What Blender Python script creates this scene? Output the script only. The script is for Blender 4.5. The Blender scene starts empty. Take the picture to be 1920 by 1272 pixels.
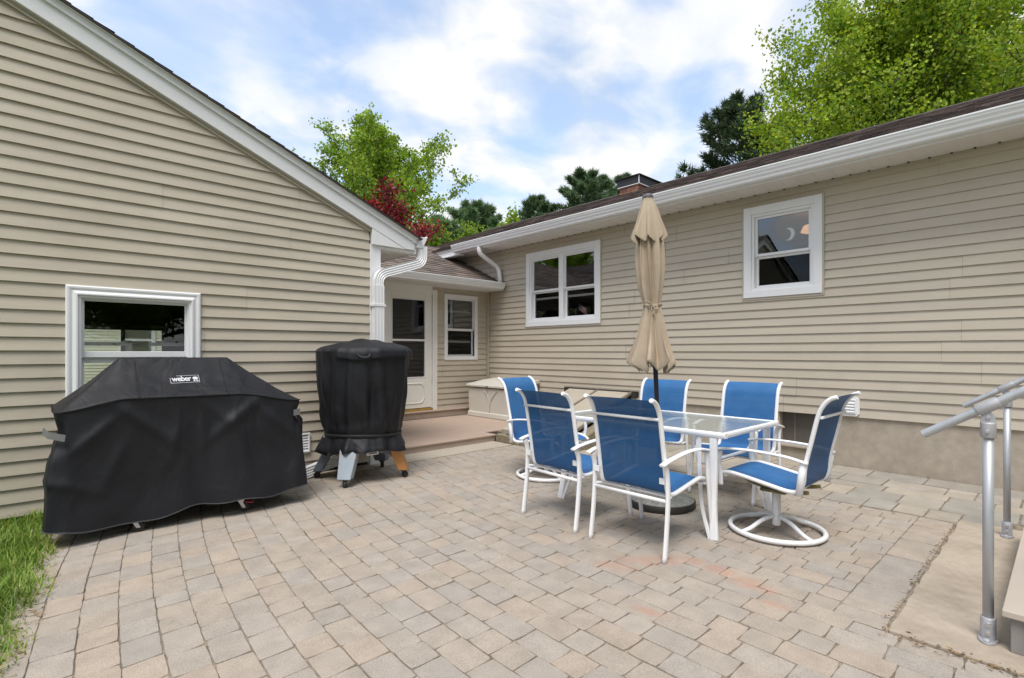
import bpy, bmesh, math, random
import numpy as np
from mathutils import Vector, Matrix, noise
R = math.radians
PI = math.pi
scene = bpy.context.scene
col = scene.collection
rnd = random.Random(7)

# ------------------------------------------------------------------ view geometry (building axes: X along the garage gable, Y along the house wall)
TH = math.atan(.928)
S_, C_ = math.sin(TH), math.cos(TH)
FPX = 970.
CAMH = 1.25
def at_depth(px, depth):
    """world XY of a direction in the photo at a given distance"""
    cx = (px - 960) / FPX * depth
    return (C_ * cx + S_ * depth, -S_ * cx + C_ * depth)

# ------------------------------------------------------------------ helpers
def link(o, parent=None):
    col.objects.link(o)
    if parent is not None:
        o.parent = parent
    return o
def tag(o, label=None, cat=None, group=None, kind=None):
    if label: o['label'] = label
    if cat: o['category'] = cat
    if group: o['group'] = group
    if kind: o['kind'] = kind
    return o
def empty(name, loc, rz=0, label=None, cat=None, group=None):
    o = bpy.data.objects.new(name, None)
    o.empty_display_size = .1
    o.location = loc
    o.rotation_euler = (0, 0, rz)
    link(o)
    return tag(o, label, cat, group)
def copy_tree(o, parent=None):
    c = o.copy()
    col.objects.link(c)
    if parent is not None:
        c.parent = parent
        c.matrix_parent_inverse = Matrix()
    for ch in list(o.children):
        copy_tree(ch, c)
    return c

class MB:
    def __init__(self):
        self.v = []; self.f = []; self.sm = []; self.c = []; self.mi = []
        self.cur = (1, 1, 1); self.m = 0
    def face(self, idx, smooth=False):
        self.f.append(tuple(idx)); self.sm.append(smooth); self.c.append(self.cur); self.mi.append(self.m)
    def poly(self, pts, smooth=False):
        n = len(self.v); self.v.extend([tuple(p) for p in pts])
        self.face(range(n, n + len(pts)), smooth)
    def box(self, x0, x1, y0, y1, z0, z1):
        n = len(self.v)
        self.v.extend([(x0,y0,z0),(x1,y0,z0),(x1,y1,z0),(x0,y1,z0),(x0,y0,z1),(x1,y0,z1),(x1,y1,z1),(x0,y1,z1)])
        for q in ((0,3,2,1),(4,5,6,7),(0,1,5,4),(1,2,6,5),(2,3,7,6),(3,0,4,7)):
            self.face([n + i for i in q])
    def prism(self, prof, vec, smooth=False):
        """closed polygon prof (3d points) swept by vec"""
        n = len(self.v); k = len(prof); vec = Vector(vec)
        self.v.extend([tuple(p) for p in prof]); self.v.extend([tuple(Vector(p) + vec) for p in prof])
        self.face(range(n + k - 1, n - 1, -1)); self.face(range(n + k, n + 2 * k))
        for i in range(k):
            j = (i + 1) % k
            self.face((n + i, n + j, n + k + j, n + k + i), smooth)
    def bar(self, a, b, w, h, up=(0, 0, 1)):
        a, b = Vector(a), Vector(b); d = (b - a).normalized(); up = Vector(up)
        s = d.cross(up)
        if s.length < 1e-4: s = d.cross(Vector((1, 0, 0)))
        s.normalize(); u = s.cross(d)
        p = [a + s * (w * i) * .5 + u * (h * j) * .5 for i, j in ((-1,-1),(1,-1),(1,1),(-1,1))]
        self.prism(p, b - a)
    def tube(self, path, rad, seg=10, cap=True, squash=None, up=(0, 0, 1), closed=False):
        P = [Vector(p) for p in path]; m = len(P)
        rr = rad if isinstance(rad, (list, tuple)) else [rad] * m
        T = []
        for i in range(m):
            if closed: t = P[(i + 1) % m] - P[i - 1]
            else: t = P[min(i + 1, m - 1)] - P[max(i - 1, 0)]
            T.append(t.normalized())
        u = Vector(up); u = u - T[0] * u.dot(T[0])
        if u.length < 1e-3: u = Vector((1, 0, 0)) - T[0] * T[0].x
        u.normalize(); n0 = len(self.v)
        for i in range(m):
            u = (u - T[i] * u.dot(T[i])).normalized(); s = T[i].cross(u)
            a, b = (1, 1) if squash is None else squash
            for k in range(seg):
                an = 2 * PI * (k + .5) / seg
                self.v.append(tuple(P[i] + (u * math.sin(an) * b + s * math.cos(an) * a) * rr[i]))
        for i in range(m if closed else m - 1):
            j = (i + 1) % m
            for k in range(seg):
                l = (k + 1) % seg
                self.face((n0 + i*seg + k, n0 + i*seg + l, n0 + j*seg + l, n0 + j*seg + k), seg > 6)
        if cap and not closed:
            self.face(range(n0 + seg - 1, n0 - 1, -1)); self.face(range(n0 + (m-1)*seg, n0 + m*seg))
    def lathe(self, prof, cx=0, cy=0, seg=32, axis='z', smooth=True):
        n0 = len(self.v)
        for r, z in prof:
            for k in range(seg):
                a = 2 * PI * k / seg
                if axis == 'z': self.v.append((cx + r * math.cos(a), cy + r * math.sin(a), z))
                elif axis == 'x': self.v.append((z, cx + r * math.cos(a), cy + r * math.sin(a)))
                else: self.v.append((cx + r * math.cos(a), z, cy + r * math.sin(a)))
        for i in range(len(prof) - 1):
            for k in range(seg):
                l = (k + 1) % seg
                self.face((n0 + i*seg + k, n0 + i*seg + l, n0 + (i+1)*seg + l, n0 + (i+1)*seg + k), smooth)
        self.face(range(n0 + seg - 1, n0 - 1, -1)); self.face(range(n0 + (len(prof)-1)*seg, n0 + len(prof)*seg))
    def grid(self, rows, closed=False, smooth=True):
        n0 = len(self.v); w = len(rows[0])
        for r in rows: self.v.extend([tuple(p) for p in r])
        for i in range(len(rows) - 1):
            for k in range(w if closed else w - 1):
                l = (k + 1) % w
                self.face((n0 + i*w + k, n0 + i*w + l, n0 + (i+1)*w + l, n0 + (i+1)*w + k), smooth)
    def build(self, name, mats, parent=None, bevel=0, fix=False, bseg=2):
        me = bpy.data.meshes.new(name)
        me.from_pydata(self.v, [], self.f)
        me.polygons.foreach_set('use_smooth', self.sm)
        if not isinstance(mats, (list, tuple)): mats = [mats]
        for m in mats: me.materials.append(m)
        if len(mats) > 1: me.polygons.foreach_set('material_index', self.mi)
        if any(c != (1, 1, 1) for c in self.c):
            ca = me.color_attributes.new('Col', 'FLOAT_COLOR', 'CORNER')
            buf = []
            for p, c in zip(me.polygons, self.c):
                buf.extend([c[0], c[1], c[2], 1.0] * p.loop_total)
            ca.data.foreach_set('color', buf)
        me.update()
        if fix:
            bm = bmesh.new(); bm.from_mesh(me)
            bmesh.ops.recalc_face_normals(bm, faces=bm.faces)
            bm.to_mesh(me); bm.free()
        o = bpy.data.objects.new(name, me)
        link(o, parent)
        if bevel:
            b = o.modifiers.new('bevel', 'BEVEL'); b.width = bevel; b.segments = bseg; b.limit_method = 'ANGLE'; b.angle_limit = R(40)
            b.harden_normals = False
        return o

def smooth_path(pts, n=8):
    P = [Vector(p) for p in pts]; out = []
    for i in range(len(P) - 1):
        p0 = P[i-1] if i else P[0] * 2 - P[1]; p1, p2 = P[i], P[i+1]
        p3 = P[i+2] if i + 2 < len(P) else P[-1] * 2 - P[-2]
        for k in range(n):
            t = k / n
            out.append(.5 * ((2*p1) + (p2-p0)*t + (2*p0-5*p1+4*p2-p3)*t*t + (3*p1-p0-3*p2+p3)*t**3))
    out.append(P[-1])
    return out
def round_path(pts, r=.05, n=5):
    """polyline with rounded corners"""
    P = [Vector(p) for p in pts]; out = [P[0]]
    for i in range(1, len(P) - 1):
        a = (P[i-1] - P[i]); b = (P[i+1] - P[i])
        d = min(r, a.length * .45, b.length * .45)
        p, q = P[i] + a.normalized() * d, P[i] + b.normalized() * d
        for k in range(n + 1):
            t = k / n
            out.append(p * (1-t)**2 + P[i] * 2*t*(1-t) + q * t*t)
    out.append(P[-1])
    return out
def clip(poly, a, b, c):
    """keep a*x+b*y<=c of a 2d polygon"""
    out = []
    for i in range(len(poly)):
        p, q = poly[i], poly[(i+1) % len(poly)]
        dp, dq = a*p[0]+b*p[1]-c, a*q[0]+b*q[1]-c
        if dp <= 0: out.append(p)
        if dp * dq < 0:
            t = dp / (dp - dq); out.append((p[0]+(q[0]-p[0])*t, p[1]+(q[1]-p[1])*t))
    return out

# ------------------------------------------------------------------ materials
def ramp(nt, fac, stops):
    r = nt.nodes.new('ShaderNodeValToRGB')
    el = r.color_ramp.elements
    while len(el) < len(stops): el.new(.5)
    for e, (p, c) in zip(el, stops):
        e.position = p; e.color = (*c, 1) if len(c) == 3 else c
    nt.links.new(fac, r.inputs[0])
    return r
def mat(name, color, rough=.6, metal=0, var=.06, scale=8., bump=0, bscale=80., attr=False, stretch=(1,1,1), spec=.5, dirt=None, dscale=1.5, coord='Object', transl=0):
    m = bpy.data.materials.new(name); m.use_nodes = True
    nt = m.node_tree; N = nt.nodes; L = nt.links
    b = N['Principled BSDF']
    b.inputs['Metallic'].default_value = metal
    b.inputs['Specular IOR Level'].default_value = spec
    tc = N.new('ShaderNodeTexCoord'); mp = N.new('ShaderNodeMapping'); mp.inputs['Scale'].default_value = stretch
    L.new(tc.outputs[coord], mp.inputs[0])
    n1 = N.new('ShaderNodeTexNoise'); n1.inputs['Scale'].default_value = scale; n1.inputs['Detail'].default_value = 5
    L.new(mp.outputs[0], n1.inputs['Vector'])
    lo = tuple(c * (1 - var) for c in color); hi = tuple(min(1, c * (1 + var)) for c in color)
    r = ramp(nt, n1.outputs['Fac'], [(.3, lo), (.7, hi)])
    out = r.outputs[0]
    if attr:
        at = N.new('ShaderNodeAttribute'); at.attribute_name = 'Col'
        mx = N.new('ShaderNodeMix'); mx.data_type = 'RGBA'; mx.blend_type = 'MULTIPLY'; mx.inputs[0].default_value = 1
        L.new(out, mx.inputs[6]); L.new(at.outputs['Color'], mx.inputs[7]); out = mx.outputs[2]
    if dirt:
        dcol, lo_, hi_, amt = dirt
        n3 = N.new('ShaderNodeTexNoise'); n3.inputs['Scale'].default_value = dscale; n3.inputs['Detail'].default_value = 8; n3.inputs['Roughness'].default_value = .7
        L.new(tc.outputs[coord], n3.inputs['Vector'])
        rr = ramp(nt, n3.outputs['Fac'], [(lo_, (0,0,0)), (hi_, (amt,)*3)])
        mx = N.new('ShaderNodeMix'); mx.data_type = 'RGBA'; mx.inputs[7].default_value = (*dcol, 1)
        L.new(rr.outputs[0], mx.inputs[0]); L.new(out, mx.inputs[6]); out = mx.outputs[2]
    L.new(out, b.inputs['Base Color'])
    rr = ramp(nt, n1.outputs['Fac'], [(.3, (max(0, rough-.06),)*3), (.7, (min(1, rough+.06),)*3)])
    L.new(rr.outputs[0], b.inputs['Roughness'])
    if bump:
        n2 = N.new('ShaderNodeTexNoise'); n2.inputs['Scale'].default_value = bscale; n2.inputs['Detail'].default_value = 4
        L.new(mp.outputs[0], n2.inputs['Vector'])
        bp = N.new('ShaderNodeBump'); bp.inputs['Strength'].default_value = bump; bp.inputs['Distance'].default_value = .01
        L.new(n2.outputs['Fac'], bp.inputs['Height']); L.new(bp.outputs[0], b.inputs['Normal'])
    if transl:
        tr = N.new('ShaderNodeBsdfTranslucent'); L.new(out, tr.inputs[0])
        ms = N.new('ShaderNodeMixShader'); ms.inputs[0].default_value = transl
        L.new(b.outputs[0], ms.inputs[1]); L.new(tr.outputs[0], ms.inputs[2])
        L.new(ms.outputs[0], N['Material Output'].inputs[0])
    return m
def glass_mat(name, tint=(.75,.78,.78), rough=0., refl=1.0, body=0, bodycol=(.6,.66,.66), wav=0.):
    m = bpy.data.materials.new(name); m.use_nodes = True
    nt = m.node_tree; N = nt.nodes; L = nt.links
    N.remove(N['Principled BSDF'])
    tr = N.new('ShaderNodeBsdfTransparent'); tr.inputs[0].default_value = (*tint, 1)
    gl = N.new('ShaderNodeBsdfAnisotropic'); gl.inputs['Roughness'].default_value = rough; gl.inputs[0].default_value = (.95,.97,1,1)
    fr = N.new('ShaderNodeFresnel'); fr.inputs[0].default_value = 1.55
    mu = N.new('ShaderNodeMath'); mu.operation = 'MULTIPLY'; mu.inputs[1].default_value = refl; mu.use_clamp = True
    L.new(fr.outputs[0], mu.inputs[0])
    base = tr.outputs[0]
    if body:
        df = N.new('ShaderNodeBsdfDiffuse'); df.inputs[0].default_value = (*bodycol, 1)
        m0 = N.new('ShaderNodeMixShader'); m0.inputs[0].default_value = body
        L.new(base, m0.inputs[1]); L.new(df.outputs[0], m0.inputs[2]); base = m0.outputs[0]
    mx = N.new('ShaderNodeMixShader')
    L.new(mu.outputs[0], mx.inputs[0]); L.new(base, mx.inputs[1]); L.new(gl.outputs[0], mx.inputs[2])
    tc = N.new('ShaderNodeTexCoord'); nz = N.new('ShaderNodeTexNoise'); nz.inputs['Scale'].default_value = 2.5 if not wav else 60
    L.new(tc.outputs['Object'], nz.inputs['Vector'])
    bp = N.new('ShaderNodeBump'); bp.inputs['Strength'].default_value = .035 if not wav else wav; bp.inputs['Distance'].default_value = .02 if not wav else .003
    L.new(nz.outputs['Fac'], bp.inputs['Height']); L.new(bp.outputs[0], gl.inputs['Normal'])
    L.new(mx.outputs[0], N['Material Output'].inputs[0])
    return m

M = {}
M['siding'] = mat('vinyl_siding', (.515,.455,.372), .48, var=.03, scale=3, bump=.10, bscale=14, stretch=(1,1,9), attr=True, dirt=((.33,.29,.23), .48, .80, .42), dscale=.9)
M['tan_trim'] = mat('tan_trim', (.45,.40,.325), .5, var=.04)
M['white'] = mat('white_vinyl', (.80,.80,.82), .38, var=.02, scale=3, dirt=((.55,.54,.50), .55, .8, .35), dscale=3)
M['white_old'] = mat('weathered_white_paint', (.74,.73,.71), .5, var=.03, scale=4, dirt=((.46,.44,.40), .5, .78, .5), dscale=4)
M['door_white'] = mat('door_paint', (.80,.79,.755), .42, var=.02, scale=4, dirt=((.6,.58,.53), .55, .8, .3), dscale=3)
M['alu'] = mat('white_aluminium', (.80,.80,.82), .33, var=.02, scale=5, dirt=((.58,.57,.54), .56, .82, .4), dscale=5)
M['soffit'] = mat('soffit_vinyl', (.74,.725,.70), .5, var=.02, scale=3)
M['concrete'] = mat('foundation_concrete', (.42,.365,.30), .9, var=.10, scale=14, bump=.35, bscale=120, dirt=((.25,.205,.155), .45, .72, .5), dscale=2.2)
M['slab'] = mat('step_pad_concrete', (.43,.36,.285), .9, var=.08, scale=30, bump=.25, bscale=220, dirt=((.255,.205,.155), .45, .66, .7), dscale=1.9)
M['apron'] = mat('pale_concrete', (.42,.37,.305), .9, var=.08, scale=30, bump=.25, bscale=200, dirt=((.34,.30,.25), .5, .75, .5), dscale=3)
M['aggregate'] = mat('exposed_aggregate', (.24,.20,.135), .95, var=.55, scale=55, bump=1.0, bscale=60)
M['shingle'] = mat('asphalt_shingle', (.128,.108,.102), .95, var=.30, scale=90, bump=.5, bscale=260, attr=True)
M['black'] = mat('black_rubber', (.012,.012,.013), .5, var=.1)
M['brick'] = mat('chimney_brick', (.22,.105,.075), .9, var=.25, scale=12, bump=.3, bscale=60, attr=True)
M['dark_metal'] = mat('dark_chimney_metal', (.035,.035,.04), .55, metal=.3, var=.3, scale=9)
M['deck'] = mat('composite_decking', (.43,.325,.26), .75, var=.05, scale=4, bump=.12, bscale=60, stretch=(1,8,1), dirt=((.33,.25,.20), .5, .8, .35), dscale=1.3)
M['deck_edge'] = mat('composite_fascia', (.36,.285,.235), .75, var=.06, scale=5)
M['box_plastic'] = mat('storage_box_plastic', (.60,.57,.52), .5, var=.03, bump=.06, bscale=140, dirt=((.40,.37,.32), .52, .8, .35), dscale=2)
M['bulk'] = mat('bulkhead_painted_steel', (.44,.39,.32), .5, var=.05, dirt=((.28,.23,.17), .52, .8, .5), dscale=3)
M['brown_trim'] = mat('weathered_brown_strip', (.22,.18,.14), .7, var=.15)
M['frame_white'] = mat('powder_coat_white', (.84,.84,.86), .30, var=.015, dirt=((.62,.61,.57), .6, .85, .35), dscale=9)
M['grime'] = mat('mossy_metal', (.16,.135,.06), .8, var=.35, scale=30)
M['cloth'] = mat('umbrella_canvas', (.50,.405,.30), .85, var=.05, scale=6, bump=.12, bscale=500, transl=.10, dirt=((.36,.265,.17), .5, .8, .3), dscale=4)
M['cap_grey'] = mat('umbrella_cap_plastic', (.10,.10,.115), .5, var=.1)
M['pole'] = mat('umbrella_pole_paint', (.018,.02,.028), .35, var=.1, metal=.2)
M['base_top'] = mat('umbrella_base_resin', (.25,.245,.23), .6, var=.2, scale=18)
M['base_rim'] = mat('umbrella_base_dark', (.03,.027,.024), .6, var=.2)
M['cover'] = mat('black_grill_cover', (.0075,.008,.0115), .57, var=.12, scale=3.2, bump=.12, bscale=420, spec=.38, dirt=((.022,.022,.024), .55, .85, .45), dscale=3.5)
M['seam'] = mat('cover_seam_tape', (.011,.011,.013), .6, var=.1)
M['hem'] = mat('cover_hem_tape', (.055,.055,.058), .7, var=.2)
M['strap'] = mat('grey_strap', (.15,.15,.145), .7, var=.12)
M['logo'] = mat('logo_print', (.62,.62,.66), .5, var=.05)
M['red'] = mat('red_pedal_plastic', (.55,.03,.05), .45, var=.08)
M['steel'] = mat('zinc_steel', (.55,.55,.56), .35, metal=.85, var=.12)
M['galv'] = mat('galvanised_pipe', (.47,.485,.51), .50, metal=.55, var=.10, scale=3, stretch=(6,6,.6), dirt=((.30,.31,.32), .5, .8, .4), dscale=6)
M['galv_cast'] = mat('galvanised_fitting', (.44,.44,.46), .52, metal=.45, var=.08, scale=20, bump=.15, bscale=200)
M['grey_wood'] = mat('weathered_blue_grey_timber', (.15,.17,.205), .8, var=.3, scale=7, stretch=(1,1,.25), bump=.2, bscale=60)
M['pale_wood'] = mat('peeling_grey_timber', (.33,.385,.44), .8, var=.12, scale=7, stretch=(1,1,.3), dirt=((.42,.30,.17), .57, .64, .9), dscale=5)
M['orange_wood'] = mat('oiled_orange_timber', (.46,.21,.065), .6, var=.25, scale=7, stretch=(1,1,.3), dirt=((.10,.045,.02), .66, .70, .9), dscale=14)
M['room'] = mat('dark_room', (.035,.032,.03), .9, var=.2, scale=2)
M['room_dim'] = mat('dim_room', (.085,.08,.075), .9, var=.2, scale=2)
M['room_ceiling'] = mat('pale_room_ceiling', (.55,.56,.58), .9, var=.05)
M['curtain'] = mat('sheer_blind', (.5,.5,.48), .9, var=.08)
M['brass'] = mat('brass_threshold', (.50,.34,.10), .45, metal=.6, var=.2)
M['glass'] = glass_mat('window_glass', (.78,.81,.80), refl=3.0)
M['garage_glass'] = glass_mat('garage_window_glass', (.92,.94,.93), refl=1.3)
M['screen'] = glass_mat('screened_glass', (.58,.58,.58), refl=.45)
M['screen_dim'] = glass_mat('storm_glass', (.6,.6,.6), refl=1.0)
M['table_glass'] = glass_mat('pebbled_table_glass', (.80,.86,.85), rough=.16, refl=1.0, body=.34, bodycol=(.55,.60,.58), wav=.25)
M['bark'] = mat('tree_bark', (.075,.06,.048), .95, var=.3, scale=9, bump=.5, bscale=30)
M['leaf'] = mat('spring_maple_leaf', (.255,.385,.030), .55, var=.2, scale=.5, attr=True, transl=.45)
M['leaf_red'] = mat('red_maple_leaf', (.19,.012,.022), .5, var=.25, scale=.8, attr=True, transl=.35)
M['needle'] = mat('pine_needles', (.12,.185,.085), .6, var=.25, scale=.5, attr=True, transl=.3)
M['grass'] = mat('lawn_blades', (.175,.285,.036), .55, var=.25, scale=2.5, attr=True, transl=.35)
M['plant'] = mat('houseplant_leaf', (.14,.17,.08), .6, var=.2)
M['flag'] = mat('flag_cloth', (.9,.9,.9), .8, var=.05, attr=True)
M['moon'] = mat('frosted_moon', (.93,.95,.95), .4, var=.08)
M['lamp'] = mat('peach_lamp_shade', (.75,.45,.28), .7, var=.08)
M['cream'] = mat('cream_siding', (.80,.76,.58), .6, var=.04, stretch=(1,1,8))
M['jt'] = mat('soil_and_leaf_litter', (.10,.075,.048), .95, var=.6, scale=40, bump=.6, bscale=90)

def cloth_wrinkles(m, scale, strength, dist, stretch=(1,1,.55)):
    nt = m.node_tree; N = nt.nodes; L = nt.links; b = N['Principled BSDF']
    tc = N.new('ShaderNodeTexCoord'); mp = N.new('ShaderNodeMapping'); mp.inputs['Scale'].default_value = stretch; L.new(tc.outputs['Object'], mp.inputs[0])
    n = N.new('ShaderNodeTexNoise'); n.inputs['Scale'].default_value = scale; n.inputs['Detail'].default_value = 4; n.inputs['Distortion'].default_value = 1.4; n.inputs['Roughness'].default_value = .42
    L.new(mp.outputs[0], n.inputs['Vector'])
    bp = N.new('ShaderNodeBump'); bp.inputs['Strength'].default_value = strength; bp.inputs['Distance'].default_value = dist
    L.new(n.outputs['Fac'], bp.inputs['Height'])
    old = b.inputs['Normal'].links[0].from_socket if b.inputs['Normal'].links else None
    if old: L.new(bp.outputs[0], old.node.inputs['Normal'])
    else: L.new(bp.outputs[0], b.inputs['Normal'])
cloth_wrinkles(M['cover'], 3.0, .55, .05)
cloth_wrinkles(M['cloth'], 9.0, .35, .02)
def emission_boost(m, col_, s):
    b = m.node_tree.nodes['Principled BSDF']
    b.inputs['Emission Color'].default_value = (*col_, 1); b.inputs['Emission Strength'].default_value = s

def sling_mat():
    m = bpy.data.materials.new('blue_sling_mesh'); m.use_nodes = True
    nt = m.node_tree; N = nt.nodes; L = nt.links; b = N['Principled BSDF']
    tc = N.new('ShaderNodeTexCoord')
    n1 = N.new('ShaderNodeTexNoise'); n1.inputs['Scale'].default_value = 9; n1.inputs['Detail'].default_value = 6
    L.new(tc.outputs['Object'], n1.inputs['Vector'])
    r = ramp(nt, n1.outputs['Fac'], [(.3, (.024,.130,.335)), (.72, (.034,.165,.405))])
    mp = N.new('ShaderNodeMapping'); mp.inputs['Scale'].default_value = (420, 420, 420)
    L.new(tc.outputs['Object'], mp.inputs[0])
    ck = N.new('ShaderNodeTexChecker'); ck.inputs['Scale'].default_value = 1
    ck.inputs[1].default_value = (.8,.8,.8,1); ck.inputs[2].default_value = (1.12,1.12,1.12,1)
    L.new(mp.outputs[0], ck.inputs[0])
    mx = N.new('ShaderNodeMix'); mx.data_type = 'RGBA'; mx.blend_type = 'MULTIPLY'; mx.inputs[0].default_value = .6
    L.new(r.outputs[0], mx.inputs[6]); L.new(ck.outputs[0], mx.inputs[7])
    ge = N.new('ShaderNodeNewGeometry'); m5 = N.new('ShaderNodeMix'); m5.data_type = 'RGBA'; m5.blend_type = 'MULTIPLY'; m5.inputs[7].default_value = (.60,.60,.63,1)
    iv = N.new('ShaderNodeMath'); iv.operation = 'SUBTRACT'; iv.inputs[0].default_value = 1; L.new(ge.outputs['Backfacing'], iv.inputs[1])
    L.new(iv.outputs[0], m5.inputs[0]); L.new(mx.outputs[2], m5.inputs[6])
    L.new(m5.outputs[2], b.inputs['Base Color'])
    b.inputs['Roughness'].default_value = .62; b.inputs['Specular IOR Level'].default_value = .35
    tr = N.new('ShaderNodeBsdfTransparent')
    tl = N.new('ShaderNodeBsdfTranslucent'); L.new(mx.outputs[2], tl.inputs[0])
    m1 = N.new('ShaderNodeMixShader'); m1.inputs[0].default_value = .05
    L.new(b.outputs[0], m1.inputs[1]); L.new(tl.outputs[0], m1.inputs[2])
    m2 = N.new('ShaderNodeMixShader'); m2.inputs[0].default_value = .028
    L.new(m1.outputs[0], m2.inputs[1]); L.new(tr.outputs[0], m2.inputs[2])
    L.new(m2.outputs[0], N['Material Output'].inputs[0])
    return m
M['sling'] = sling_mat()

def paver_mat():
    m = mat('tumbled_paver', (.375,.325,.278), .92, var=.10, scale=9, bump=.45, bscale=150, attr=True, dirt=((.27,.225,.17), .52, .80, .45), dscale=1.3)
    nt = m.node_tree; N = nt.nodes; L = nt.links; b = N['Principled BSDF']
    src = b.inputs['Base Color'].links[0].from_socket
    tc = N.new('ShaderNodeTexCoord')
    # fine speckle
    n = N.new('ShaderNodeTexNoise'); n.inputs['Scale'].default_value = 260; n.inputs['Detail'].default_value = 2
    L.new(tc.outputs['Object'], n.inputs['Vector'])
    rs = ramp(nt, n.outputs['Fac'], [(.32, (.72,.72,.72)), (.5, (1,1,1)), (.70, (1.25,1.25,1.25))])
    mx = N.new('ShaderNodeMix'); mx.data_type = 'RGBA'; mx.blend_type = 'MULTIPLY'; mx.inputs[0].default_value = .8
    L.new(src, mx.inputs[6]); L.new(rs.outputs[0], mx.inputs[7]); out = mx.outputs[2]
    # rubbed-in red chalk, an arc of patches
    sep = N.new('ShaderNodeSeparateXYZ'); L.new(tc.outputs['Object'], sep.inputs[0])
    def blob(cx, cy, rx, ry, rot=0):
        mp = N.new('ShaderNodeMapping'); mp.vector_type = 'TEXTURE'
        mp.inputs['Location'].default_value = (cx, cy, 0); mp.inputs['Rotation'].default_value = (0,0,rot); mp.inputs['Scale'].default_value = (rx, ry, 1)
        L.new(tc.outputs['Object'], mp.inputs[0])
        ln = N.new('ShaderNodeVectorMath'); ln.operation = 'LENGTH'; L.new(mp.outputs[0], ln.inputs[0])
        mr = N.new('ShaderNodeMapRange'); mr.interpolation_type = 'SMOOTHSTEP'
        mr.inputs[1].default_value = 1.15; mr.inputs[2].default_value = .45; L.new(ln.outputs['Value'], mr.inputs[0])
        return mr.outputs[0]
    cur = None
    for args in CHALK:
        o = blob(*args)
        if cur is None: cur = o
        else:
            a = N.new('ShaderNodeMath'); a.operation = 'MAXIMUM'; L.new(cur, a.inputs[0]); L.new(o, a.inputs[1]); cur = a.outputs[0]
    nn = N.new('ShaderNodeTexNoise'); nn.inputs['Scale'].default_value = 14; nn.inputs['Detail'].default_value = 6; L.new(tc.outputs['Object'], nn.inputs['Vector'])
    rn = ramp(nt, nn.outputs['Fac'], [(.32, (.10,)*3), (.64, (.46,)*3)])
    mu = N.new('ShaderNodeMath'); mu.operation = 'MULTIPLY'; L.new(cur, mu.inputs[0]); L.new(rn.outputs[0], mu.inputs[1])
    m3 = N.new('ShaderNodeMix'); m3.data_type = 'RGBA'; m3.inputs[7].default_value = (.48,.225,.145,1)
    L.new(mu.outputs[0], m3.inputs[0]); L.new(out, m3.inputs[6])
    L.new(m3.outputs[2], b.inputs['Base Color'])
    return m
CHALK = [(2.50,1.80,.08,.15,.4),(2.66,1.76,.09,.15,.3),(2.78,1.66,.08,.14,.4),(2.89,1.55,.07,.14,.2),(2.88,1.36,.08,.13,0),(2.83,1.19,.09,.12,0),(2.83,1.08,.06,.08,0),(2.69,.985,.05,.08,0),(2.18,1.37,.04,.12,.2)]
M['paver'] = paver_mat()
M['stone'] = mat('path_stone', (.37,.33,.28), .9, var=.13, scale=5, bump=.3, bscale=90, attr=True, dirt=((.28,.25,.21), .5, .8, .4), dscale=2)

def ground_mat():
    m = mat('lawn_soil', (.09,.13,.03), .95, var=.5, scale=3, bump=.6, bscale=40, dirt=((.10,.075,.045), .5, .65, .7), dscale=.8)
    return m
M['lawn'] = ground_mat()
M['bedding'] = mat('joint_sand', (.275,.225,.17), .98, var=.45, scale=30, bump=.5, bscale=150, dirt=((.085,.08,.04), .50, .64, .8), dscale=4)

# ------------------------------------------------------------------ SETTING
def structure(name, mb, m, label, cat, bevel=0, fix=False):
    o = mb.build(name, m, bevel=bevel, fix=fix)
    return tag(o, label, cat, kind='structure')

mb = MB(); mb.poly([(-400,-400,-.045),(400,-400,-.045),(400,400,-.045),(-400,400,-.045)])
structure('ground', mb, M['lawn'], 'flat lawn and soil under and around the paved patio', 'ground')
mb = MB(); mb.poly([(-.25,-3.2,-.007),(6.52,-3.2,-.007),(6.52,5.26,-.007),(.02,5.26,-.007),(.02,4.6,-.007),(-.28,2.6,-.007)])
structure('joint_sand', mb, M['bedding'], 'dark mossy sand showing in the joints between the patio pavers', 'sand')

def edge_x(y):
    pts = [(-3,-.12),(0,-.14),(2,-.15),(2.87,-.09),(3.8,.04),(4.8,.10),(6,.12)]
    for (a, b), (c, d) in zip(pts, pts[1:]):
        if y <= c: return b + (d - b) * (y - a) / (c - a)
    return .1

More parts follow.
